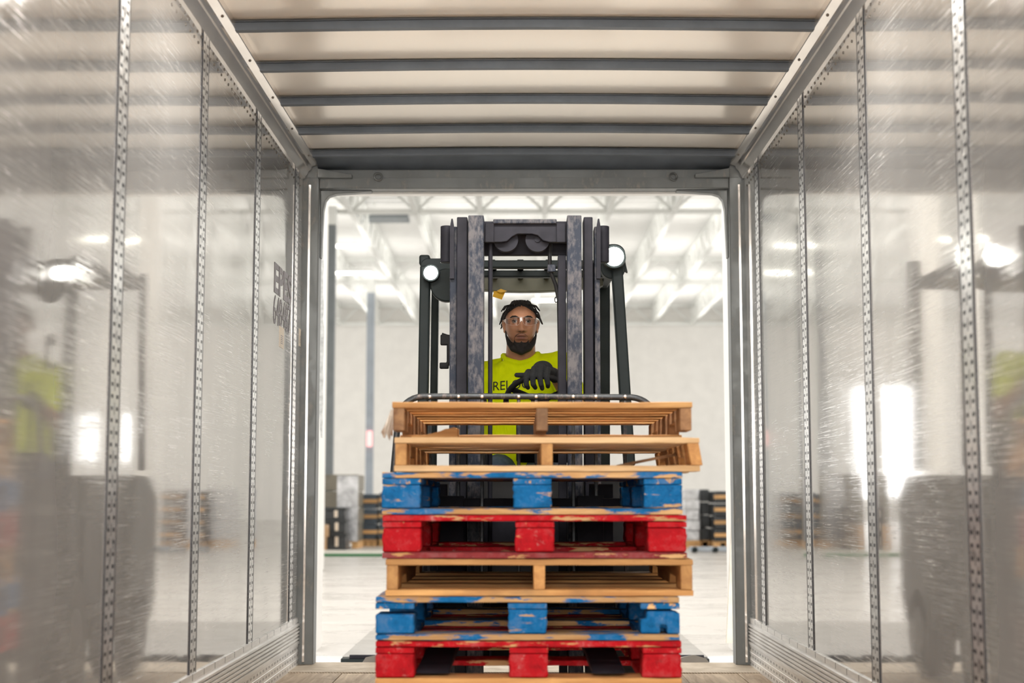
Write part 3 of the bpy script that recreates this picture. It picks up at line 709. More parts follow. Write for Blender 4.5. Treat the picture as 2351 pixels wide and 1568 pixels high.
def stringer_pallet(name, lab, H, W=1.016, L=1.219, mats=('wx', 'wy'), front_bottom=True, skip_right=False, bt=0.021):
    r = empty(name, (0, 0, 0), lab, 'pallet', 'pallets stacked on the forklift')
    hw = W / 2
    tops = [(0.0, 0.14), (0.185, 0.09), (0.345, 0.09), (0.50, 0.135), (0.70, 0.09), (0.87, 0.09), (L - 0.14, 0.14)]
    for k, (y, wd) in enumerate(tops):
        mb = MB(); board(mb, -hw, hw, y, y + wd, H - bt, H, 0.0015, 14, 'x', 0.006 if k == 0 else 0.003)
        mb.build('deck_board', M[mats[0]], r, local=True, bevel=0.0015, seg=1)
    bots = [(0.0, 0.14), (0.33, 0.09), (0.56, 0.10), (0.80, 0.09), (L - 0.14, 0.14)]
    for k, (y, wd) in enumerate(bots):
        if k == 0 and not front_bottom: continue
        mb = MB(); board(mb, -hw, hw, y, y + wd, 0.0, bt, 0.0012, 14, 'x', 0.005 if k == 0 else 0.003)
        mb.build('bottom_board', M[mats[0]], r, local=True, bevel=0.0015, seg=1)
    zb, zt = bt, H - bt
    nd = min(0.034, (zt - zb) * 0.45)
    prof = [(0, zb), (0.15, zb), (0.165, zb + nd), (0.375, zb + nd), (0.39, zb), (L - 0.39, zb), (L - 0.375, zb + nd), (L - 0.165, zb + nd), (L - 0.15, zb), (L, zb), (L, zt), (0, zt)]
    for q, x in enumerate((-hw + 0.003, -0.019, hw - 0.041)):
        mb = MB(); lean = 0.012 if (skip_right and q == 2) else 0.0
        mb.prism(prof, lambda y, z: (x + lean * (1 - (z - zb) / (zt - zb)) , y + 0.002, z), lambda y, z: (x + 0.038 + lean * (1 - (z - zb) / (zt - zb)), y + 0.002, z))
        mb.build('stringer', M[mats[1]], r, local=True, bevel=0.002, seg=1)
    return r
def block_mb(x, y, z0, z1, wx=0.127, wy=0.14, jag=0.003):
    mb = MB(); rings = []
    for k in range(7):
        z = z0 + (z1 - z0) * k / 6; j = lambda: rnd.uniform(-jag, jag)
        rings.append(mb.verts([(x - wx / 2 + j(), y + j() * 0.4, z), (x + wx / 2 + j(), y + j() * 0.4, z), (x + wx / 2 + j(), y + wy, z), (x - wx / 2 + j(), y + wy, z)]))
    mb.skin(rings); return mb
def block_pallet(name, lab, H, colour, W=1.016, L=1.219, broken=False, front_mat=None):
    r = empty(name, (0, 0, 0), lab, 'pallet', 'pallets stacked on the forklift'); hw = W / 2; bt = 0.021
    bx, by, bb = M[colour + '_x'], M[colour + '_y'], M[colour + '_b']
    fm = M[front_mat] if front_mat else bx
    for k, (y, wd) in enumerate([(0.0, 0.14), (0.165, 0.10), (0.29, 0.10), (0.42, 0.10), (0.54, 0.14), (0.70, 0.10), (0.83, 0.10), (0.95, 0.10), (L - 0.14, 0.14)]):
        mb = MB(); board(mb, -hw, hw, y, y + wd, H - bt, H, 0.002, 16, 'x', 0.007 if k == 0 else 0.003)
        mb.build('deck_board', bx, r, local=True, bevel=0.002, seg=1)
    for k, x in enumerate((-hw, -0.063, hw - 0.127)):
        mb = MB(); board(mb, x, x + 0.127, 0.004, L - 0.004, H - 2 * bt, H - bt - 0.0006, 0.0012, 12, 'y'); mb.build('stringer_board', by, r, local=True, bevel=0.002, seg=1)
        for j, y in enumerate((0.003, L / 2 - 0.07, L - 0.143)):
            z1 = H - 2 * bt - 0.0006
            if broken and j == 0 and k == 0: z1 -= 0.016
            if broken and j == 0 and k == 2:
                c = MB()
                for bx0, bx1, bz0, bz1, dy in ((0.0, 0.064, 0.0, 0.048, 0.010), (0.086, 0.128, 0.0, 0.068, 0.0), (0.020, 0.112, 0.030, 0.074, 0.006), (0.03, 0.09, 0.018, 0.05, 0.03)):
                    c.box(x + bx0, x + bx1, dy, 0.13, bt + bz0, min(bt + bz1, z1))
                me = remeshed(c, 0.004, 7, 0.5)
                o = link('block', me, bb, r, smooth=True); continue
            block_mb(x + 0.0635, y, bt + 0.0006, z1).build('block', bb, r, local=True, bevel=0.006, seg=2)
    for k, (y, wd) in enumerate([(0.0, 0.14), (L / 2 - 0.07, 0.14), (L - 0.14, 0.14)]):
        mb = MB(); board(mb, -hw, hw, y, y + wd, 0.0, bt, 0.002, 16, 'x', 0.006 if k == 0 else 0.003); mb.build('bottom_board', fm if k == 0 else bx, r, local=True, bevel=0.002, seg=1)
    for x in (-hw, hw - 0.127):
        mb = MB(); board(mb, x, x + 0.127, 0.142, L / 2 - 0.072, 0, bt, 0.001, 8, 'y'); mb.build('bottom_board', by, r, local=True, bevel=0.002, seg=1)
        mb = MB(); board(mb, x, x + 0.127, L / 2 + 0.072, L - 0.142, 0, bt, 0.001, 8, 'y'); mb.build('bottom_board', by, r, local=True, bevel=0.002, seg=1)
    return r
tops = [922, 1003, 1083, 1182, 1283, 1369, 1471, 1572]
zs = [at(1200, y, PY).z for y in tops]
spec = [('w', 900, 1590, 'raw wooden pallet on top of the stack, missing its front bottom board'),
        ('w', 905, 1607, 'pale wooden pallet second from the top with a loose sliver of board'),
        ('b', 877, 1567, 'blue block pallet higher in the stack, above the bright red one'),
        ('r', 878, 1577, 'bright red block pallet in the middle of the stack under the blue one'),
        ('w', 885, 1592, 'clean wooden pallet between the red pallet above and the broken blue one'),
        ('b', 862, 1560, 'blue block pallet near the bottom with a split right corner block'),
        ('r', 862, 1565, 'red block pallet at the bottom of the stack on the forks')]
STACK = []
for i, (kd, px0, px1, lab) in enumerate(spec):
    H = zs[i] - zs[i + 1]; a, b = at(px0, tops[i] + 40, PY), at(px1, tops[i] + 40, PY)
    W = b.x - a.x
    if kd == 'w':
        r = stringer_pallet('wooden_pallet', lab, H - 0.0008, W, mats=(('wx', 'wdark'), ('wgrey', 'wy'), None, None, ('wx', 'wy'))[i], front_bottom=(i != 0), skip_right=(i == 1))
    elif kd == 'b': r = block_pallet('blue_pallet', lab, H - 0.0008, 'blue', W, broken=(i == 5))
    else: r = block_pallet('red_pallet', lab, H - 0.0008, 'red', W, front_mat='red_dull' if i == 3 else 'wx')
    r.location = ((a.x + b.x) / 2, PY, zs[i + 1] + 0.0004)
    STACK.append(r)
# damage on the two top pallets: a torn bottom board and a loose sliver
r = STACK[0]
c = MB(); ring = []
p0 = Vector((-0.452, 0.33, 0.013))
for k in range(12):
    x = -0.45 + 0.16 * k / 11; up = (0.0, 0.002, 0.006, 0.003, 0.008, 0.011, 0.016, 0.02, 0.028, 0.03, 0.034, 0.028)[k]
    dn = 0.0
    ring.append(c.verts([(x, 0.20, 0.002 + dn), (x, 0.33, 0.002 + dn), (x, 0.33, 0.012 + up), (x, 0.20, 0.010 + up * 0.9)]))
c.skin(ring); c.build('torn_board', M['wx'], r, local=True)
r = STACK[1]
c = MB(); c.bar((0.255, 0.25, 0.024), (0.50, 0.42, 0.075), 0.010, 0.03, (0, 1, 0)); c.build('loose_sliver', M['wdark'], r, local=True)
# torn wrap hanging off the left end of the top pallet
c = MB(); ring = []
a0, a1 = at(898, 938, PY), at(876, 1001, PY)
for k in range(9):
    u = k / 8; cx = at(900 - 13 * u, 940 + 62 * u, PY - 0.012); wd = 0.006 + 0.036 * u
    row = []
    for j in range(9):
        v = j / 8 - 0.5; row.append(cx + Vector((v * wd, 0.012 * math.sin(j * 2.1 + k * 0.3) * u, (0.012 * math.sin(j * 1.9) - 0.012 * v) * u * u)))
    ring.append(row)
top = [c.verts(q) for q in ring]; bk = [c.verts([p + Vector((0, 0.003, 0)) for p in q]) for q in ring]
for g, fl_ in ((top, 0), (bk, 1)):
    for k in range(8):
        for j in range(8): c.face([g[k][j], g[k][j + 1], g[k + 1][j + 1], g[k + 1][j]])
edge = lambda g: [g[0][j] for j in range(9)] + [g[k][8] for k in range(1, 9)] + [g[8][j] for j in range(7, -1, -1)] + [g[k][0] for k in range(7, 0, -1)]
ea, eb = edge(top), edge(bk)
for k in range(len(ea)): c.face([ea[k], ea[(k + 1) % len(ea)], eb[(k + 1) % len(eb)], eb[k]])
t = NT('torn brown wrap'); f = t.noise(t.coord((40, 40, 8)), 1.5, 4)
M['wrap'] = t.set(col=t.ramp(f, [(0.35, (0.25, 0.13, 0.07)), (0.65, (0.75, 0.68, 0.60))]), rough=0.6)
tag(c.build('torn_wrap', M['wrap'], smooth=True), 'torn scrap of brown wrap hanging off the left end of the top pallet', 'wrap scrap')

# ================================================================== FORKLIFT
FK = empty('forklift', (0, 6.9, 0), 'dark grey forklift carrying the pallet stack, headlamps lit', 'forklift')
def fbox(name, px0, px1, py0, py1, Y, dep, mat, bevel=0.003, z0=None, z1=None):
    a, b = at(px0, py0, Y), at(px1, py1, Y)
    m = MB(); m.box(a.x, b.x, Y, Y + dep, b.z if z0 is None else z0, a.z if z1 is None else z1)
    return m.build(name, mat, FK, bevel=bevel)
# mast channels
fbox('inner_channel', 1075, 1110, 494, 900, 6.32, 0.13, M['mast'], 0.004, z0=0.12)
fbox('inner_channel', 1302, 1337, 494, 900, 6.32, 0.13, M['mast'], 0.004, z0=0.12)
fbox('outer_channel', 1049, 1072, 498, 900, 6.37, 0.14, M['mastdark'], 0.004, z0=0.12)
fbox('outer_channel', 1340, 1363, 498, 900, 6.37, 0.14, M['mastdark'], 0.004, z0=0.12)
fbox('outer_flange', 1033, 1048, 520, 900, 6.41, 0.10, M['mast'], 0.004, z0=0.12)
fbox('outer_flange', 1364, 1379, 520, 900, 6.41, 0.10, M['mast'], 0.004, z0=0.12)
fbox('inner_flange', 1281, 1301, 585, 900, 6.42, 0.08, M['mastdark'], 0.004, z0=0.12)
for s_, cx in ((-1, 1038), (1, 1374)):
    a, b = at(cx - 3, 503, 6.40), at(cx + 6 if s_ < 0 else cx + 3, 700, 6.40)
    m = MB(); p = at(cx, 503, 6.4); q = at(cx, 522, 6.4); e = at(cx, 640, 6.4)
    m.prism([(p.x - 0.003, p.z), (p.x + 0.003, p.z), (q.x + 0.009, q.z), (e.x + 0.009, e.z), (e.x - 0.009, e.z), (q.x - 0.009, q.z)], lambda x, z: (x, 6.39, z), lambda x, z: (x, 6.42, z))
    m.build('guide_plate', M['mastdark'], FK)
for px0, px1 in ((1016, 1034), (1378, 1394)):
    a, b = at((px0 + px1) / 2, 516, 6.46), at((px0 + px1) / 2, 600, 6.46); rr = (px1 - px0 + 12) / 2 / 3400 * 6.46
    m = MB(); m.cyl((a.x, 6.5, b.z), (a.x, 6.5, a.z), rr, 20); m.build('lift_cylinder_cap', M['mastdark'], FK, bevel=0.003, smooth=True)
    m = MB(); m.cyl((a.x * 0.90, 6.5, 0.4), (a.x * 0.90, 6.5, b.z), rr * 0.6, 16); m.build('lift_cylinder', M['mastdark'], FK, smooth=True)
# crosshead with its cut-out lower edge, pulleys and back plate
pts = [(1110, 508), (1302, 508), (1302, 556), (1262, 556), (1246, 552), (1234, 540), (1221, 537), (1188, 537), (1176, 543), (1164, 554), (1150, 556), (1110, 556)]
q = [(at(x, y, 6.36).x, at(x, y, 6.36).z) for x, y in pts]
m = MB(); m.prism(q, lambda x, z: (x, 6.36, z), lambda x, z: (x, 6.385, z)); m.build('crosshead', M['mastdark'], FK, bevel=0.003)
fbox('crosshead_cap', 1132, 1278, 503, 513, 6.34, 0.12, M['mast'], 0.004)
fbox('crosshead_web', 1114, 1134, 512, 556, 6.345, 0.015, M['mastdark'], 0.002); fbox('crosshead_web', 1278, 1298, 512, 556, 6.345, 0.015, M['mastdark'], 0.002)
fbox('back_plate', 1110, 1302, 530, 586, 6.50, 0.03, M['mastdark'], 0.003)
for px in (1162, 1234):
    c0 = at(px, 552, 6.41); m = MB(); R_ = 28 / 3400 * 6.41
    prof = [(-0.018, R_ * 1.0), (-0.012, R_ * 1.0), (-0.006, R_ * 0.86), (0.006, R_ * 0.86), (0.012, R_), (0.018, R_)]
    rings = [m.ring(Vector((c0.x, c0.y + dy, c0.z)), Vector((1, 0, 0)), Vector((0, 0, 1)), r_, r_, 28) for dy, r_ in prof]
    m.skin(rings); m.build('pulley', M['mastdark'], FK, smooth=True, angle=30)
    m = MB(); m.cyl((c0.x, c0.y - 0.024, c0.z), (c0.x, c0.y + 0.03, c0.z), 0.012, 14); m.build('pulley_pin', M['mastdark'], FK, smooth=True)
a = at(1126, 560, 6.40); m = MB(); m.cyl((a.x, 6.40, 0.25), (a.x, 6.40, a.z), 0.0098, 16); m.build('lift_rod', M['mastdark'], FK, smooth=True)
m = MB(); m.tube([at(1263, 560, 6.43), at(1262, 600, 6.43), at(1262, 618, 6.43), at(1268, 634, 6.43), at(1276, 655, 6.44), at(1283, 690, 6.44), at(1285, 800, 6.44), at(1285, 1000, 6.44)], 0.009, 10); m.build('hydraulic_hose', M['black'], FK, smooth=True)
fbox('hose_clamp', 1257, 1276, 607, 624, 6.41, 0.035, M['mast'], 0.004)
m = MB(); m.tube([at(1277, 688, 6.43) + Vector((0.007 * math.cos(k * 0.9), 0.002 * k, 0.012 * math.sin(k * 0.9))) for k in range(9)], 0.003, 6); m.build('cable_loop', M['black'], FK, smooth=True)
# carriage, backrest
YB = 6.20
zc = at(1195, 912, YB).z
m = MB()
def arc(cx, cy, rx, ry, a0, a1, n=8): return [(cx + rx * math.cos(math.radians(a0 + (a1 - a0) * k / n)), cy - ry * math.sin(math.radians(a0 + (a1 - a0) * k / n))) for k in range(n + 1)]
path = [(903, 1085), (912, 985)] + arc(975, 962, 60, 52, 175, 95) + [(1100, 910), (1195, 910), (1300, 911)] + arc(1445, 964, 60, 52, 85, 5) + [(1510, 1000), (1516, 1085)]
m.tube([at(x, y, YB) for x, y in path], 0.0135, 12); m.build('backrest_frame', M['rest'], FK, smooth=True)
zlow = 0.62
for px in (987, 1053, 1107, 1191, 1231, 1316, 1368, 1435):
    a = at(px, 911, YB); m = MB(); m.box(a.x - 0.0075, a.x + 0.0075, YB + 0.006, YB + 0.02, zlow, a.z - 0.004); m.build('backrest_bar', M['rest'], FK, bevel=0.003)
    m = MB(); m.sphere((a.x, YB - 0.012, a.z), 0.0085, 0.006, 0.0085, 12, 6); m.build('rivet', M['chrome'], FK, smooth=True)
for z0, z1 in ((0.52, 0.62), (0.86, 0.94)):
    m = MB(); m.box(-0.46, 0.46, 6.22, 6.27, z0, z1); m.build('carriage_bar', M['mastdark'], FK, bevel=0.004)
for x in (-0.36, 0.34):
    m = MB(); m.box(x - 0.05, x + 0.05, 6.27, 6.32, 0.45, 1.0); m.build('carriage_plate', M['mastdark'], FK, bevel=0.003)
zf = zs[7] + 0.03                                              # forks run inside the bottom pallet
for x in (-0.29, 0.29):
    m = MB(); m.prism([(4.98, zf), (6.22, zf), (6.22, 0.95), (6.18, 0.95), (6.18, zf + 0.055), (6.1, zf + 0.045), (5.0, zf + 0.012)], lambda y, z: (x - 0.055, y, z), lambda y, z: (x + 0.055, y, z)); m.build('fork', M['mastdark'], FK, bevel=0.003)
for z in (0.35, 0.78):
    m = MB(); m.box(at(1110, 900, 6.4).x, at(1302, 900, 6.4).x, 6.47, 6.51, z - 0.06, z + 0.06); m.build('mast_crossbar', M['mastdark'], FK, bevel=0.003)
# overhead guard: front legs, rear legs, roof bars
def leg(name, top, bot, Y0, Y1, wpx, mat, dep=0.06):
    a, b = at(*top, Y0), at(*bot, Y1); m = MB(); m.bar(a, b, wpx / 3400 * Y0, dep); m.build(name, mat, FK, bevel=0.008); return a, b
leg('guard_leg', (977, 612), (969, 1070), 6.86, 6.80, 24, M['guard'])
leg('guard_leg', (1415, 600), (1445, 1070), 6.86, 6.80, 26, M['guard'])
leg('rear_leg', (1000, 628), (994, 1080), 8.0, 8.05, 17, M['guard'])
leg('rear_leg', (1388, 600), (1388, 1080), 8.0, 8.05, 24, M['guard'])
def rounded(px0, px1, py0, py1, Y, dep, r_px, name, mat):
    pts = []
    for cx, cy, a0 in ((px1 - r_px, py0 + r_px, 90), (px0 + r_px, py0 + r_px, 180), (px0 + r_px, py1 - r_px, 270), (px1 - r_px, py1 - r_px, 360)):
        pts += arc(cx, cy, r_px, r_px, a0 - 90 + 90, a0 + 90, 6) if False else arc(cx, cy, r_px, r_px, a0 - 90, a0, 6)[::1]
    q = [(at(x, y, Y).x, at(x, y, Y).z) for x, y in pts]
    # order the outline around its centre
    cx = sum(p[0] for p in q) / len(q); cz = sum(p[1] for p in q) / len(q)
    q.sort(key=lambda p: math.atan2(p[1] - cz, p[0] - cx))
    m = MB(); m.prism(q, lambda x, z: (x, Y, z), lambda x, z: (x, Y + dep, z)); return m.build(name, mat, FK, bevel=0.004)
rounded(966, 1040, 593, 660, 6.84, 0.07, 16, 'guard_corner', M['guard'])
rounded(1380, 1436, 560, 640, 6.84, 0.07, 24, 'guard_corner', M['guard'])
c0 = at(1026, 654, 6.80); m = MB(); m.cyl(c0, c0 + Vector((0, 0.05, 0)), 0.078, 28); m.build('horn_disc', M['guard'], FK, bevel=0.006, smooth=True)
m = MB(); m.prism([(at(x, y, 6.86).x, at(x, y, 6.86).z) for x, y in ((1430, 575), (1441, 625), (1436, 622), (1424, 590))], lambda x, z: (x, 6.86, z), lambda x, z: (x, 6.90, z)); m.build('lamp_hood', M['guard'], FK)
fbox('guard_roof_bar', 1000, 1410, 597, 615, 6.86, 0.05, M['guard'], 0.008)
fbox('guard_roof_bar', 1004, 1400, 620, 636, 7.15, 0.05, M['guard'], 0.008)
top = [(at(x, 638, 7.6).x, at(x, 638, 7.6).z) for x in (1010, 1385)]
low = [(at(x, y, 7.6).x, at(x, y, 7.6).z) for x, y in ((1385, 655), (1340, 662), (1290, 667), (1240, 669.5), (1195, 670), (1150, 669), (1100, 666), (1050, 661), (1010, 655))]
m = MB(); m.prism(top + low, lambda x, z: (x, 7.6, z), lambda x, z: (x, 7.66, z)); m.build('guard_visor', M['olive'], FK, bevel=0.004)
for k in range(7):
    x = -0.40 + 0.8 * k / 6; m = MB(); m.bar((x, 6.88, 2.045), (x, 8.02, 2.10), 0.03, 0.02, (0, 0, 1)); m.build('guard_slat', M['guard'], FK, bevel=0.003)
for x in (-0.45, 0.45):
    m = MB(); m.bar((x, 6.86, 2.05), (x, 8.05, 2.10), 0.05, 0.05, (0, 0, 1)); m.build('guard_side_rail', M['guard'], FK, bevel=0.01)
m = MB(); m.bar((-0.45, 8.03, 2.10), (0.45, 8.03, 2.10), 0.05, 0.05, (0, 0, 1)); m.build('guard_roof_bar', M['guard'], FK, bevel=0.01)
# grab handle
m = MB(); q = [at(x, y, 6.84) for x, y in ((1013, 842), (1026, 840), (1031, 830), (1031, 785), (1027, 773), (1014, 769))]
m.tube(q, 0.011, 10); m.build('grab_handle', M['black'], FK, smooth=True)
fbox('handle_mount', 1011, 1033, 768, 792, 6.83, 0.03, M['black'], 0.005); fbox('handle_mount', 1009, 1030, 832, 846, 6.83, 0.03, M['black'], 0.005)
# yellow tag under the roof
m = MB(); q = [at(x, y, 7.5) for x, y in ((1134, 668), (1160, 669), (1152, 687), (1131, 681))]
m.prism([(p.x, p.z) for p in q], lambda x, z: (x, 7.5 + (x - q[0].x) * 0.3, z), lambda x, z: (x, 7.504 + (x - q[0].x) * 0.3, z)); m.build('yellow_tag', M['yellow'], FK)
m = MB(); q = [at(x, y, 7.49) for x, y in ((1140, 668), (1150, 663), (1164, 668), (1150, 672))]
m.prism([(p.x, p.z) for p in q], lambda x, z: (x, 7.49, z), lambda x, z: (x, 7.495, z)); m.build('yellow_tag', M['yellow'], FK)
# headlamps: housing, lens, and an added spot aimed up to brighten the roof
def headlamp(px, py, Y, rr, power):
    c = at(px, py, Y)
    m = MB(); rings = [m.ring(Vector((c.x, Y + dy, c.z)), Vector((1, 0, 0)), Vector((0, 0, 1)), r_, r_, 28) for dy, r_ in ((-0.035, rr * 1.22), (-0.005, rr * 1.28), (0.03, rr * 1.05), (0.05, rr * 0.5))]
    m.skin(rings); h = m.build('headlamp', M['guard'], FK, smooth=True, angle=35)
    m = MB(); rings = [m.ring(Vector((c.x, Y + dy, c.z)), Vector((1, 0, 0)), Vector((0, 0, 1)), r_, r_, 28) for dy, r_ in ((-0.037, rr), (-0.043, rr * 0.8), (-0.046, rr * 0.4))]
    m.skin(rings); m.build('headlamp_lens', M['lamp'], h, smooth=True)
    l = bpy.data.lights.new('roof_fill_spot', 'SPOT'); l.energy = power; l.spot_size = math.radians(140); l.spot_blend = 1.0; l.shadow_soft_size = 0.04; l.color = (1, 0.96, 0.88)
    o = bpy.data.objects.new('roof_fill_spot', l); COL.objects.link(o); o.parent = FK
    o.location = Vector((c.x, Y - 0.10, c.z)) - FK.location; o.rotation_euler = (math.radians(172), 0, PI)
headlamp(990, 629, 6.80, 0.032, 6)
headlamp(1409, 592, 6.80, 0.044, 6)
# body: cowl, fenders, dash, seat, counterweight, wheels
m = MB(); m.prism([(6.72, 0.32), (6.72, 0.92), (6.80, 1.03), (6.86, 1.03), (6.90, 0.5), (6.90, 0.32)], lambda y, z: (-0.50, y, z), lambda y, z: (0.50, y, z)); m.build('front_cowl', M['body'], FK, bevel=0.01)
for s_ in (-1, 1):
    m = MB(); m.box(s_ * 0.26, s_ * 0.44, 6.705, 6.72, 0.86, 0.905); m.build('cowl_panel', M['bodygrey'], FK, bevel=0.004)
    m = MB(); m.prism([(6.44, 0.55), (6.52, 0.66), (6.74, 0.70), (6.74, 0.64), (6.55, 0.60), (6.48, 0.52)], lambda y, z: (s_ * 0.38, y, z), lambda y, z: (s_ * 0.56, y, z)); m.build('fender', M['body'], FK, bevel=0.006)
    m = MB(); q = [(0.27, 0), (0.43, 0), (0.43, 0.05), (0.27, 0.05)]
    m.box(s_ * 0.285, s_ * 0.45, 6.60, 6.62, 0.665, 0.715); m.build('step_plate', M['bodygrey'], FK, bevel=0.008)
m = MB(); m.prism([(6.78, 1.16), (6.80, 1.30), (6.90, 1.36), (7.0, 1.34), (7.02, 1.2), (6.9, 1.1)], lambda y, z: (-0.02, y, z), lambda y, z: (0.24, y, z)); m.build('dashboard', M['body'], FK, bevel=0.012)
m = MB(); m.box(-0.50, 0.50, 6.90, 7.60, 0.36, 0.42); m.build('floor_plate', M['body'], FK, bevel=0.01)
m = MB(); m.prism([(7.12, 0.40), (7.10, 0.78), (7.16, 0.86), (7.80, 0.88), (7.80, 0.40)], lambda y, z: (-0.46, y, z), lambda y, z: (0.46, y, z)); m.build('engine_hood', M['body'], FK, bevel=0.03)
m = MB(); m.prism([(7.7, 0.25), (8.25, 0.25), (8.36, 0.40), (8.36, 0.95), (8.2, 1.06), (7.82, 1.06), (7.7, 0.9)], lambda y, z: (-0.5, y, z), lambda y, z: (0.5, y, z)); m.build('counterweight', M['bodygrey'], FK, bevel=0.04, seg=3)
m = MB(); m.box(-0.23, 0.23, 7.14, 7.62, 0.88, 0.985); m.build('seat_cushion', M['black'], FK, bevel=0.03, seg=3)
m = MB(); m.prism([(7.60, 0.96), (7.70, 1.40), (7.77, 1.40), (7.72, 0.92)], lambda y, z: (-0.21, y, z), lambda y, z: (0.21, y, z)); m.build('seat_back', M['black'], FK, bevel=0.025, seg=3)
for s_ in (-1, 1):
    for Y, R_, wd, x in ((6.66, 0.30, 0.18, 0.47), (7.95, 0.24, 0.16, 0.42)):
        m = MB(); X = Vector((1, 0, 0)); rings = []
        for k, (dx, rr) in enumerate(((0, R_ * 0.55), (0.0, R_ * 0.9), (0.025, R_), (wd - 0.025, R_), (wd, R_ * 0.9), (wd, R_ * 0.55))):
            rings.append(m.ring(Vector((s_ * (x - wd / 2 + dx), Y, R_ + 0.004)), Vector((0, 1, 0)), Vector((0, 0, 1)), rr, rr, 32))
        m.skin(rings); tw = m.build('wheel', M['rubber'], FK, smooth=True, angle=35)
        m = MB(); m.cyl((s_ * (x + wd / 2 - 0.01), Y, R_ + 0.004), (s_ * (x + wd / 2 + 0.004), Y, R_ + 0.004), R_ * 0.5, 24); m.build('hub', M['bodygrey'], tw, bevel=0.004)
m = MB(); m.box(-0.36, 0.36, 6.60, 7.75, 0.22, 0.40); m.build('chassis', M['body'], FK, bevel=0.01)
# steering wheel
WC = at(1240, 921, 6.95); TW = math.radians(42); WR = 0.160
wu, wv = Vector((1, 0, 0)), Vector((0, -math.cos(TW), math.sin(TW)))      # rim plane: wv points up and away from the driver
wn = wu.cross(wv)
m = MB(); m.tube([WC + wu * (WR * math.cos(a)) + wv * (WR * math.sin(a)) for a in [2 * PI * k / 48 for k in range(48)]], 0.0135, 12, True)
sw = m.build('steering_wheel', M['black'], FK, smooth=True)
for a in (90, 210, 330):
    a = math.radians(a + 60); m = MB(); m.bar(WC + (wu * math.cos(a) + wv * math.sin(a)) * 0.03 - wn * 0.015 * 0, WC + (wu * math.cos(a) + wv * math.sin(a)) * (WR - 0.006), 0.03, 0.010, tuple(wn)); m.build('spoke', M['black'], sw, bevel=0.003)
down = wn if wn.z < 0 else -wn
m = MB(); m.cyl(WC - down * 0.012, WC + down * 0.03, 0.045, 24, 0.038); m.build('wheel_hub', M['black'], sw, bevel=0.006, smooth=True)
m = MB(); m.cyl(WC + down * 0.02, WC + down * 0.30, 0.028, 16); m.build('steering_column', M['black'], FK, smooth=True)
LK = at(1094, 925, 7.0)
m = MB(); m.cyl((LK.x, 7.0, 1.14), LK, 0.008, 10); m.build('control_lever', M['black'], FK, smooth=True)
m = MB(); m.sphere(LK, 0.02, n=16, m=10); m.build('lever_knob', M['black'], FK, smooth=True)
m = MB(); m.box(LK.x - 0.08, LK.x + 0.06, 6.88, 7.08, 1.06, 1.15); m.build('lever_box', M['body'], FK, bevel=0.01)

# ================================================================== DRIVER
DR = empty('person', (0, 7.36, 0.99), 'person in a neon yellow shirt, clear glasses and black gloves driving the forklift', 'person')
HC = at(1196, 745, 7.30)                                        # head centre
HR = Euler((math.radians(5), math.radians(0), math.radians(1.5))).to_matrix()
def hp(x, y, z): return HC + HR @ Vector((x, y, z))
def g2(x, z, cx, cz, sx, sz): return math.exp(-((x - cx) / sx) ** 2 - ((z - cz) / sz) ** 2)
def head_local(th, ph):
    """th: azimuth, 0 = face (-y), ph: 0 at crown, pi at bottom"""
    sx, cy, cz = math.sin(ph) * math.sin(th), -math.sin(ph) * math.cos(th), math.cos(ph)
    e = 0.86
    f = lambda v: math.copysign(abs(v) ** e, v)
    x, y, z = 0.078 * f(sx), 0.097 * f(cy), 0.116 * f(cz)
    low = max(0.0, -z / 0.116)
    x *= 1 - 0.30 * low ** 1.8
    if z > 0.03: x *= 1 - 0.10 * ((z - 0.03) / 0.086) ** 2
    front = max(0.0, -cy / max(1e-6, math.sqrt(sx * sx + cy * cy))) if ph not in (0, PI) else 0
    y = y * (1 - 0.12 * low) - 0.012 * low * (1 if y < 0.04 else 0)
    if y > 0 and z < 0: y *= 1 - 0.35 * low
    if front > 0:
        d = 0.0; ax = abs(x)
        d += 0.006 * g2(x, z, 0, 0.034, 0.055, 0.012)
        d -= 0.010 * (g2(ax, z, 0.033, 0.012, 0.018, 0.013))
        d += 0.006 * g2(ax, z, 0.050, -0.018, 0.018, 0.016)
        nz = max(0.0, min(1.0, (0.024 - z) / 0.046)) if z > -0.036 else max(0.0, 1 - (-0.036 - z) / 0.007)
        d += (0.008 + 0.021 * nz) * math.exp(-(x / (0.0105 + 0.007 * nz)) ** 2) * (1 if z < 0.024 else math.exp(-((z - 0.024) / 0.012) ** 2)) * (nz > 0)
        d += 0.012 * g2(ax, z, 0.0165, -0.029, 0.0085, 0.008)
        d += 0.009 * g2(x, z, 0, -0.056, 0.025, 0.0068) + 0.010 * g2(x, z, 0, -0.071, 0.022, 0.0070) - 0.007 * g2(x, z, 0, -0.0632, 0.025, 0.0024)
        d -= 0.004 * g2(x, z, 0, -0.084, 0.02, 0.005)
        d += 0.009 * g2(x, z, 0, -0.101, 0.022, 0.012)
        y -= d * min(1.0, front * 1.6)
    return Vector((x, y, z))
def add_head(m, n=120, k=110):
    top = m.bm.verts.new(hp(*head_local(0, 0))); bot = m.bm.verts.new(hp(*head_local(0, PI)))
    rings = []
    for j in range(1, k):
        ph = PI * j / k; rings.append(m.verts([hp(*head_local(2 * PI * i / n, ph)) for i in range(n)]))
    m.skin(rings, False)
    for i in range(n):
        m.face([top, rings[0][(i + 1) % n], rings[0][i]]); m.face([bot, rings[-1][i], rings[-1][(i + 1) % n]])
def loft(m, secs, n=28):
    """sections (centre, rx, ry) stacked in z"""
    rings = [m.ring(Vector(c), Vector((1, 0, 0)), Vector((0, 1, 0)), rx, ry, n) for c, rx, ry in secs]
    m.skin(rings)
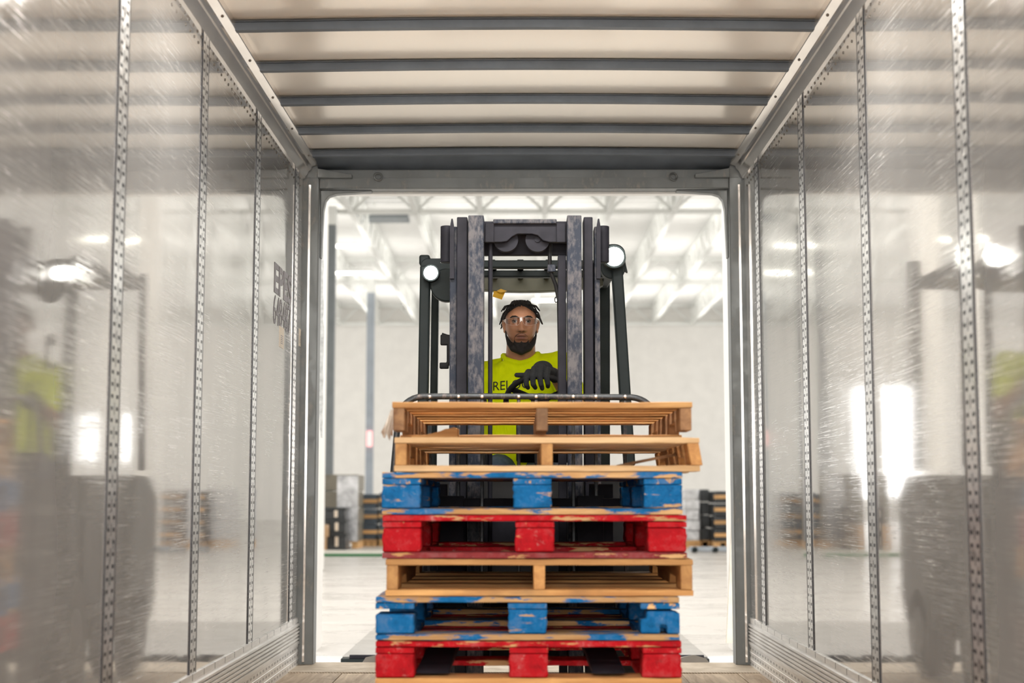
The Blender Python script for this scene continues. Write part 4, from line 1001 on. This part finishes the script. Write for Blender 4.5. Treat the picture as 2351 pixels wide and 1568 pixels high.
SH_L, SH_R = Vector((-0.195, 7.37, 1.540)), Vector((0.195, 7.34, 1.592))
EL_L, EL_R = Vector((-0.275, 7.30, 1.285)), Vector((0.292, 7.20, 1.345))
WR_L, WR_R = at(1092, 921, 7.05) + Vector((0, 0.03, -0.01)), at(1272, 858, 7.01)
HIP_L, HIP_R = Vector((-0.10, 7.42, 1.075)), Vector((0.10, 7.42, 1.075))
KN_L, KN_R = Vector((-0.125, 6.99, 1.03)), Vector((0.13, 6.99, 1.03))
AN_L, AN_R = Vector((-0.13, 7.05, 0.56)), Vector((0.14, 7.05, 0.56))
NB = Vector((0.0, 7.385, 1.585))
tors = [((0, 7.43, 1.01), 0.155, 0.105), ((0, 7.43, 1.09), 0.165, 0.12), ((0, 7.42, 1.20), 0.155, 0.115), ((0, 7.41, 1.32), 0.165, 0.12), ((0, 7.39, 1.44), 0.182, 0.125), ((0, 7.38, 1.53), 0.185, 0.105), ((0, 7.385, 1.58), 0.135, 0.08), ((0, 7.385, 1.615), 0.075, 0.066)]
# hands: chains of (points, radii) reused for the body and for the gloves
def lerp(a, b, u): return a + (b - a) * u
rim = lambda deg, off=0.0: WC + wu * ((WR + off) * math.cos(math.radians(deg))) + wv * ((WR + off) * math.sin(math.radians(deg)))
KNU = [at(x, y, Y) for x, y, Y in ((1213, 855, 6.87), (1227, 847, 6.86), (1242, 845, 6.86), (1256, 850, 6.87))]
TIPS = [[(1208, 869, 6.812), (1208, 883, 6.812), (1212, 890, 6.835)], [(1223, 866, 6.800), (1224, 882, 6.800), (1229, 890, 6.83)],
        [(1239, 865, 6.800), (1242, 882, 6.800), (1245, 892, 6.820)], [(1255, 867, 6.810), (1258, 880, 6.812), (1258, 887, 6.835)]]
hand_r = []
for k in range(4):
    hand_r.append(([lerp(WR_R, KNU[k], 0.45), KNU[k]] + [at(*q) for q in TIPS[k]], [0.020, 0.0145, 0.0120, 0.0105, 0.0085]))
hand_r.append(([at(1245, 855, 6.96), at(1222, 862, 6.90), at(1203, 862, 6.865), at(1186, 861, 6.85)], [0.018, 0.014, 0.0115, 0.009]))
hand_l = []
for k in range(4):
    x = -0.028 + 0.018 * k
    a = LK + Vector((x + 0.006, 0.02, 0.032)); b = LK + Vector((x + 0.006, -0.028, 0.022)); c = LK + Vector((x * 0.8 + 0.004, -0.034, -0.008)); d = LK + Vector((x * 0.7 + 0.004, -0.018, -0.022))
    hand_l.append(([lerp(WR_L, a, 0.4), a, b, c, d], [0.016, 0.0125, 0.0105, 0.0095, 0.008]))
hand_l.append(([LK + Vector((0.018, 0.05, 0.01)), LK + Vector((0.036, 0.012, 0.010)), LK + Vector((0.034, -0.018, -0.004))], [0.016, 0.0115, 0.009]))
PALM_R = (lerp(WR_R, KNU[1], 0.35), lerp(WR_R, lerp(KNU[1], KNU[2], 0.5), 0.85))
PALM_L = (lerp(WR_L, LK + Vector((0, 0.03, 0.03)), 0.3), LK + Vector((0.004, 0.022, 0.030)))
def add_hand(m, chains, palm, grow):
    for pts, rr in chains:
        for a, b, ra, rb in zip(pts[:-1], pts[1:], rr[:-1], rr[1:]): m.capsule(a, ra + grow, b, rb + grow, 12)
    if chains is hand_r: m.sphere(at(1246, 847, 6.925), 0.047 + grow, 0.042 + grow, 0.037 + grow, 20, 14)
    m.capsule(palm[0], 0.031 + grow, palm[1], 0.030 + grow, 16)
# --- body, one continuous surface
m = MB(); add_head(m)
for s_ in (-1, 1):                                              # ears
    R_ = HR @ Euler((0, math.radians(12 * s_), math.radians(-20 * s_))).to_matrix()
    m.sphere(hp(s_ * 0.083, 0.008, -0.008), 0.009, 0.016, 0.031, 14, 10, R_)
    m.sphere(hp(s_ * 0.080, 0.002, -0.034), 0.007, 0.009, 0.011, 10, 8, R_)
m.capsule(NB + Vector((0, 0.012, -0.03)), 0.080, HC + Vector((0, 0.020, -0.075)), 0.070, 24)
loft(m, [(c, rx * 0.96, ry * (0.96 if c[2] < 1.5 else 0.86)) for c, rx, ry in tors])
for sh, el, wr in ((SH_L, EL_L, WR_L), (SH_R, EL_R, WR_R)):
    m.capsule(sh, 0.062, lerp(sh, el, 0.5), 0.052); m.capsule(lerp(sh, el, 0.5), 0.052, el, 0.043)
    m.capsule(el, 0.043, lerp(el, wr, 0.35), 0.044); m.capsule(lerp(el, wr, 0.35), 0.044, wr, 0.029)
    m.capsule(Vector((sh.x * 0.55, sh.y + 0.012, sh.z - 0.004)), 0.052, sh, 0.058)
for hip, kn, an in ((HIP_L, KN_L, AN_L), (HIP_R, KN_R, AN_R)):
    m.capsule(hip, 0.085, kn, 0.058); m.capsule(kn, 0.056, lerp(kn, an, 0.35), 0.054); m.capsule(lerp(kn, an, 0.35), 0.054, an, 0.036)
    m.capsule(an + Vector((0, 0, -0.07)), 0.035, an + Vector((0, -0.15, -0.09)), 0.03)
    m.capsule(an, 0.036, an + Vector((0, 0, -0.07)), 0.035)
add_hand(m, hand_r, PALM_R, 0.0); add_hand(m, hand_l, PALM_L, 0.0)
me = remeshed(m, 0.0030, 4, 0.5)
attr = me.color_attributes.new('tone', 'FLOAT_COLOR', 'POINT')
inv = HR.inverted(); cols = []
SKIN, LIP, DARK = (0.49, 0.235, 0.13), (0.24, 0.09, 0.07), (0.012, 0.009, 0.008)
for v in me.vertices:
    q = inv @ (v.co - HC); x, y, z = q; c = Vector(SKIN)
    if y < -0.05 and abs(x) < 0.06 and -0.12 < z < 0.08:
        l = min(1.0, g2(x, z, 0, -0.0635, 0.026, 0.011) * 1.5); c = c.lerp(Vector(LIP), l)
        mo = min(1, g2(x, z, 0, -0.0632, 0.023, 0.0018) * 1.2); c = c.lerp(Vector(DARK) * 2.5, mo * 0.8)
        no = min(1, g2(abs(x), z, 0.009, -0.0375, 0.0055, 0.003) * 1.3); c = c.lerp(Vector(DARK), no * 0.9)
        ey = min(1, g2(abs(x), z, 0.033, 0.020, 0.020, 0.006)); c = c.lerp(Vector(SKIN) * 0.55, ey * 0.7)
    cols += [c.x, c.y, c.z, 1]
attr.data.foreach_set('color', cols)
t = NT('brown skin'); a_ = t.n('ShaderNodeVertexColor'); a_.layer_name = 'tone'
f = t.noise(t.coord((1, 1, 1)), 60, 4)
c_ = t.mix(0.25, a_.outputs[0], t.ramp(f, [(0.3, (0.22, 0.095, 0.05)), (0.7, (0.42, 0.22, 0.13))]), 'MIX')
t.bump(f, 0.08, 0.002)
M['skin'] = t.set(col=c_, rough=0.42); t.b.inputs['Subsurface Weight'].default_value = 0.08; t.b.inputs['Subsurface Radius'].default_value = (0.01, 0.004, 0.002)
me.transform(Matrix.Translation(-wloc(DR))); body = link('body', me, M['skin'], DR, smooth=True, angle=180)
def dress(m, voxel, name, mat, it=6, parent=DR, disp=0.0):
    me = remeshed(m, voxel, it, 0.5)
    if disp:
        from mathutils import noise as N
        nr = [Vector(v.vector) for v in me.vertex_normals]; flat = []
        for v, q in zip(me.vertices, nr): flat += (v.co + q * (disp * N.noise(v.co * 11 + Vector((0, 0, v.co.x * 6)))))[:]
        me.vertices.foreach_set('co', flat)
    me.transform(Matrix.Translation(-wloc(parent))); return link(name, me, mat, parent, smooth=True, angle=180)
# --- shirt
m = MB(); g = 0.014
loft(m, [((0, 7.43, 1.04), 0.172, 0.128), ((0, 7.43, 1.09), 0.186, 0.138), ((0, 7.42, 1.20), 0.178, 0.134), ((0, 7.41, 1.32), 0.185, 0.136), ((0, 7.39, 1.44), 0.200, 0.140), ((0, 7.38, 1.53), 0.202, 0.121), ((0, 7.385, 1.580), 0.145, 0.096)])
for sh, el, s_ in ((SH_L, EL_L, -1), (SH_R, EL_R, 1)):
    m.capsule(Vector((sh.x * 0.55, sh.y + 0.012, sh.z - 0.004)), 0.066, sh, 0.075)
    m.capsule(sh, 0.076, lerp(sh, el, 0.35), 0.072); m.cyl(lerp(sh, el, 0.3), lerp(sh, el, 0.78), 0.073, 20, 0.070)
m.tube([NB + Vector((0.088 * math.cos(a), 0.090 * math.sin(a) - 0.008, 0.020 + 0.046 * (0.5 + 0.5 * math.sin(a)) ** 0.7 + 0.020 * math.cos(a) ** 2 + 0.006 * math.cos(a))) for a in [2 * PI * k / 40 for k in range(40)]], 0.0135, 10, True)
m.capsule((-0.075, 7.338, 1.562), 0.056, (0.075, 7.338, 1.562), 0.056)
for s_, dz in ((-1, 0.0), (1, 0.014)):
    m.capsule(NB + Vector((s_ * 0.106, 0.022, 0.030 + dz)), 0.024, Vector((s_ * 0.175, 7.37, 1.558 + dz)), 0.062)
    m.capsule(NB + Vector((s_ * 0.100, -0.024, 0.004)), 0.022, Vector((s_ * 0.15, 7.34, 1.53)), 0.06)
t = NT('neon yellow shirt'); f = t.noise(t.coord((1, 1, 0.5)), 9, 4, 0.6, 0.8); t.bump(f, 0.35, 0.02)
M['shirt'] = t.set(col=t.ramp(f, [(0.3, (0.70, 0.84, 0.0)), (0.7, (0.84, 0.97, 0.002))]), rough=0.85, spec=0.15)
shirt = dress(m, 0.006, 'shirt', M['shirt'], 5, DR, 0.006)
# --- shirt lettering, laid onto the chest
M['print'] = plain('black shirt print', (0.012, 0.014, 0.01), 0.6)
off = wloc(DR)
bv = BVHTree.FromPolygons([v.co + off for v in shirt.data.vertices], [list(p.vertices) for p in shirt.data.polygons])
tm = text_mesh('RELOG', 1.0, 0.0, 0.0)
xs = [v.co.x for v in tm.vertices]; ysv = [v.co.y for v in tm.vertices]; ax, bx_, ay, by_ = min(xs), max(xs), min(ysv), max(ysv)
bmt = bmesh.new(); bmt.from_mesh(tm)
bmesh.ops.triangulate(bmt, faces=bmt.faces); bmesh.ops.subdivide_edges(bmt, edges=bmt.edges, cuts=1)
for v in bmt.verts:
    u, q = (v.co.x - ax) / (bx_ - ax), (v.co.y - ay) / (by_ - ay)
    p = at(1132 + 83 * u, 896 - 21 * q - 5 * u, 7.25)
    h = bv.ray_cast(Vector((p.x, 7.0, p.z)), Vector((0, 1, 0)))
    yy = h[0].y if h[0] is not None else 7.26
    v.co = Vector((p.x, yy - 0.003, p.z)) - off
bmt.to_mesh(tm); bmt.free(); link('shirt_print', tm, M['print'], shirt)
# --- trousers, boots, gloves
m = MB()
loft(m, [((0, 7.43, 0.995), 0.165, 0.115), ((0, 7.43, 1.07), 0.178, 0.13), ((0, 7.43, 1.13), 0.17, 0.126)])
for hip, kn, an in ((HIP_L, KN_L, AN_L), (HIP_R, KN_R, AN_R)):
    m.capsule(hip, 0.098, kn, 0.074); m.capsule(kn, 0.072, lerp(kn, an, 0.4), 0.07); m.capsule(lerp(kn, an, 0.4), 0.07, an + Vector((0, 0, 0.02)), 0.06)
t = NT('blue denim'); f = t.noise(t.coord((1, 1, 1)), 60, 5)
M['denim'] = t.set(col=t.ramp(f, [(0.3, (0.02, 0.04, 0.085)), (0.7, (0.05, 0.085, 0.16))]), rough=0.85); t.bump(f, 0.2, 0.003)
dress(m, 0.007, 'jeans', M['denim'], 4, DR, 0.006)
for an in (AN_L, AN_R):
    m = MB(); m.capsule(an + Vector((0, 0.01, 0.03)), 0.05, an + Vector((0, 0.0, -0.07)), 0.05); m.capsule(an + Vector((0, 0.01, -0.08)), 0.048, an + Vector((0, -0.17, -0.09)), 0.042)
    dress(m, 0.006, 'boot', M['black'], 4)
t = NT('black knit glove'); f = t.noise(t.coord((1, 1, 1)), 220, 3); t.bump(f, 0.3, 0.002)
M['glove'] = t.set(col=t.ramp(f, [(0.3, (0.008, 0.009, 0.010)), (0.7, (0.022, 0.024, 0.027))]), rough=0.9)
for chains, palm, wr, el in ((hand_r, PALM_R, WR_R, EL_R), (hand_l, PALM_L, WR_L, EL_L)):
    m = MB(); add_hand(m, chains, palm, 0.0022); m.capsule(lerp(wr, palm[0], 0.6), 0.031, lerp(wr, el, 0.06), 0.034, 16)
    dress(m, 0.0028, 'glove', M['glove'], 7)
# --- beard, brows, eyes, hair
def hair_tube(m, pts, rr, n=8):
    for a, b, ra, rb in zip(pts[:-1], pts[1:], rr[:-1], rr[1:]): m.capsule(hp(*a), ra, hp(*b), rb, n)
M['hair'] = plain('black hair', (0.014, 0.011, 0.010), 0.75, 0, 0.4, 90, 0.5)
m = MB()
for s_ in (-1, 1):
    hair_tube(m, [(s_ * 0.0770, -0.004, -0.028), (s_ * 0.0725, -0.018, -0.060), (s_ * 0.058, -0.046, -0.094), (s_ * 0.036, -0.072, -0.116), (0, -0.082, -0.126)], [0.003, 0.006, 0.013, 0.021, 0.026], 14)
    hair_tube(m, [(s_ * 0.034, -0.084, -0.082), (s_ * 0.030, -0.088, -0.096), (s_ * 0.016, -0.092, -0.110)], [0.004, 0.009, 0.014], 12)
    hair_tube(m, [(s_ * 0.003, -0.1045, -0.0455), (s_ * 0.018, -0.1000, -0.0500), (s_ * 0.030, -0.0915, -0.060), (s_ * 0.035, -0.086, -0.078)], [0.0026, 0.0032, 0.0032, 0.003], 8)
hair_tube(m, [(-0.034, -0.080, -0.098), (-0.012, -0.093, -0.100), (0.012, -0.093, -0.100), (0.034, -0.080, -0.098)], [0.010, 0.012, 0.012, 0.010], 12)
hair_tube(m, [(0, -0.0985, -0.0845), (0, -0.098, -0.104), (0, -0.085, -0.128)], [0.004, 0.014, 0.022], 14)
dress(m, 0.003, 'beard', M['hair'], 4, DR, 0.004)
for s_ in (-1, 1):
    m = MB(); hair_tube(m, [(s_ * 0.014, -0.104, 0.031), (s_ * 0.030, -0.102, 0.037), (s_ * 0.044, -0.094, 0.037), (s_ * 0.056, -0.080, 0.029)], [0.003, 0.0042, 0.0038, 0.002], 8)
    m.build('eyebrow', M['hair'], DR, smooth=True)
    m = MB(); e = hp(s_ * 0.0325, -0.0795, 0.013); m.sphere(e, 0.0125, n=18, m=12); eb = m.build('eye', plain('eye white', (0.36, 0.31, 0.28), 0.2), DR, smooth=True)
    m = MB(); m.sphere(e + HR @ Vector((0, -0.0085, 0.001)), 0.0070, 0.0050, 0.0070, 14, 8); m.build('iris', M['black'], eb, smooth=True)
    m = MB(); rr = []                                           # upper lid
    for k in range(9):
        a = math.radians(-70 + 140 * k / 8); rr.append(e + HR @ Vector((0.0132 * math.sin(a), -0.0128 * math.cos(a) , 0.0065 * math.cos(a))))
    m.tube(rr, 0.0030, 8); m.build('eyelid', M['skin'], DR, smooth=True)
m = MB()                                                        # scalp cap and twisted locks
n_, k_ = 64, 26; rings = []
for j in range(1, k_):
    row = []
    for i in range(n_):
        th = 2 * PI * i / n_; fr = 0.5 + 0.5 * math.cos(th); lim = math.radians(41) * fr ** 1.0 + math.radians(96) * (1 - fr)
        if abs(math.sin(th)) > 0.8: lim = math.radians(80)
        lim = math.radians(40 + 52 * (1 - fr) ** 0.55)
        row.append(hp(*(head_local(th, lim * j / (k_ - 1)) * (1.055 if j < k_ - 1 else 0.99))))
    rings.append(m.verts(row))
tp = m.bm.verts.new(hp(*(head_local(0, 0) * 1.055)))
m.skin(rings, False)
for i in range(n_): m.face([tp, rings[0][(i + 1) % n_], rings[0][i]])
m.face([v for v in rings[-1]])
hr_ = m.build('hair', M['hair'], DR, smooth=True, angle=180)
for row, (ph0, cnt) in enumerate(((22, 12), (42, 20), (58, 26), (72, 28), (84, 24))):
    for i in range(cnt):
        th = 2 * PI * (i + 0.5 * (row % 2)) / cnt + rnd.uniform(-0.08, 0.08); fr = 0.5 + 0.5 * math.cos(th)
        lim = 40 + 52 * (1 - fr) ** 0.55
        if ph0 > lim + 4: continue
        p = head_local(th, math.radians(min(ph0, lim))) * 1.05; out = Vector((p.x, p.y, 0)).normalized()
        ln = rnd.uniform(0.034, 0.055) if fr < 0.72 else rnd.uniform(0.014, 0.022)
        if row == 0: ln *= 0.7
        sidev = Vector((-out.y, out.x, 0)) * rnd.uniform(-0.25, 0.25)
        d1 = (out * 0.62 + sidev + Vector((0, 0, -0.10 if row < 2 else -0.5))).normalized(); d2 = (out * (0.45 if row > 1 else 0.7) + sidev + Vector((0, 0, -1.0))).normalized()
        a = p; b = p + d1 * ln * 0.45; c = b + d2 * ln * 0.6
        if fr > 0.72: b = p + Vector((sidev.x, -0.2, 0.15)) * 0.012 + out * 0.006; c = b + Vector((sidev.x * 0.3, -0.3, -0.75)) * ln * 0.6
        mm = MB(); mm.tube([hp(*a), hp(*lerp(a, b, 0.6)), hp(*b), hp(*lerp(b, c, 0.6)), hp(*c)], [0.0052, 0.0048, 0.0044, 0.0038, 0.0026], 7)
        mm.build('hair_lock', M['hair'], hr_, smooth=True)
# --- clear safety glasses
t = NT('clear lens'); tr = t.n('ShaderNodeBsdfTransparent'); tr.inputs[0].default_value = (0.93, 0.90, 0.88, 1); gl = t.n('ShaderNodeBsdfGlossy'); gl.inputs['Roughness'].default_value = 0.06
lw = t.n('ShaderNodeLayerWeight'); lw.inputs[0].default_value = 0.25; mx = t.n('ShaderNodeMixShader')
t.l(t.val(lw.outputs['Fresnel'], 0, 1, 0.035, 0.6), mx.inputs[0]); t.l(tr.outputs[0], mx.inputs[1]); t.l(gl.outputs[0], mx.inputs[2]); t.l(mx.outputs[0], t.t.nodes['Material Output'].inputs[0])
M['lens'] = t.m
M['lensframe'] = plain('pale glasses frame', (0.62, 0.45, 0.36), 0.25, 0, 0.05)
gz = 0.012
def lens_pt(a, z, r_=0.0):
    a_ = math.radians(a); return (0.083 * math.sin(a_) * (1.02 + r_), -0.020 - (0.092 + r_) * math.cos(a_) ** 0.8, z)
def lens_h(a):
    aa = abs(a); up = 0.019 - 0.009 * (aa / 68) ** 2; lo = -0.021 + 0.024 * math.exp(-(aa / 8.0) ** 2) + 0.013 * (aa / 68) ** 2.2
    return gz + up, gz + lo
m = MB(); cols_ = []
for k in range(45):
    a = -68 + 136 * k / 44; z1, z0 = lens_h(a)
    cols_.append((m.verts([hp(*lens_pt(a, z0 + (z1 - z0) * j / 4)) for j in range(5)]), m.verts([hp(*lens_pt(a, z0 + (z1 - z0) * j / 4, -0.002)) for j in range(5)])))
for (a, a2), (b, b2) in zip(cols_[:-1], cols_[1:]):
    for j in range(4): m.face([a[j], b[j], b[j + 1], a[j + 1]]); m.face([a2[j], a2[j + 1], b2[j + 1], b2[j]])
    m.face([a[0], a2[0], b2[0], b[0]]); m.face([a[4], b[4], b2[4], a2[4]])
gs = m.build('glasses', M['lens'], DR, smooth=True)
m = MB(); m.tube([hp(*lens_pt(a, lens_h(a)[0])) for a in range(-68, 69, 4)], 0.0007, 6); m.build('top_rim', M['lensframe'], gs, smooth=True)
m = MB(); m.tube([hp(*lens_pt(a, lens_h(a)[1])) for a in range(-68, 69, 4)], 0.0009, 6); m.build('lower_rim', M['lensframe'], gs, smooth=True)
for s_ in (-1, 1):
    m = MB(); q = lens_pt(68 * s_, gz + 0.006); m.bar(hp(*q), hp(s_ * 0.088, 0.02, gz + 0.002), 0.003, 0.014, (0, 0, 1)); m.build('temple', M['lensframe'], gs, bevel=0.001)
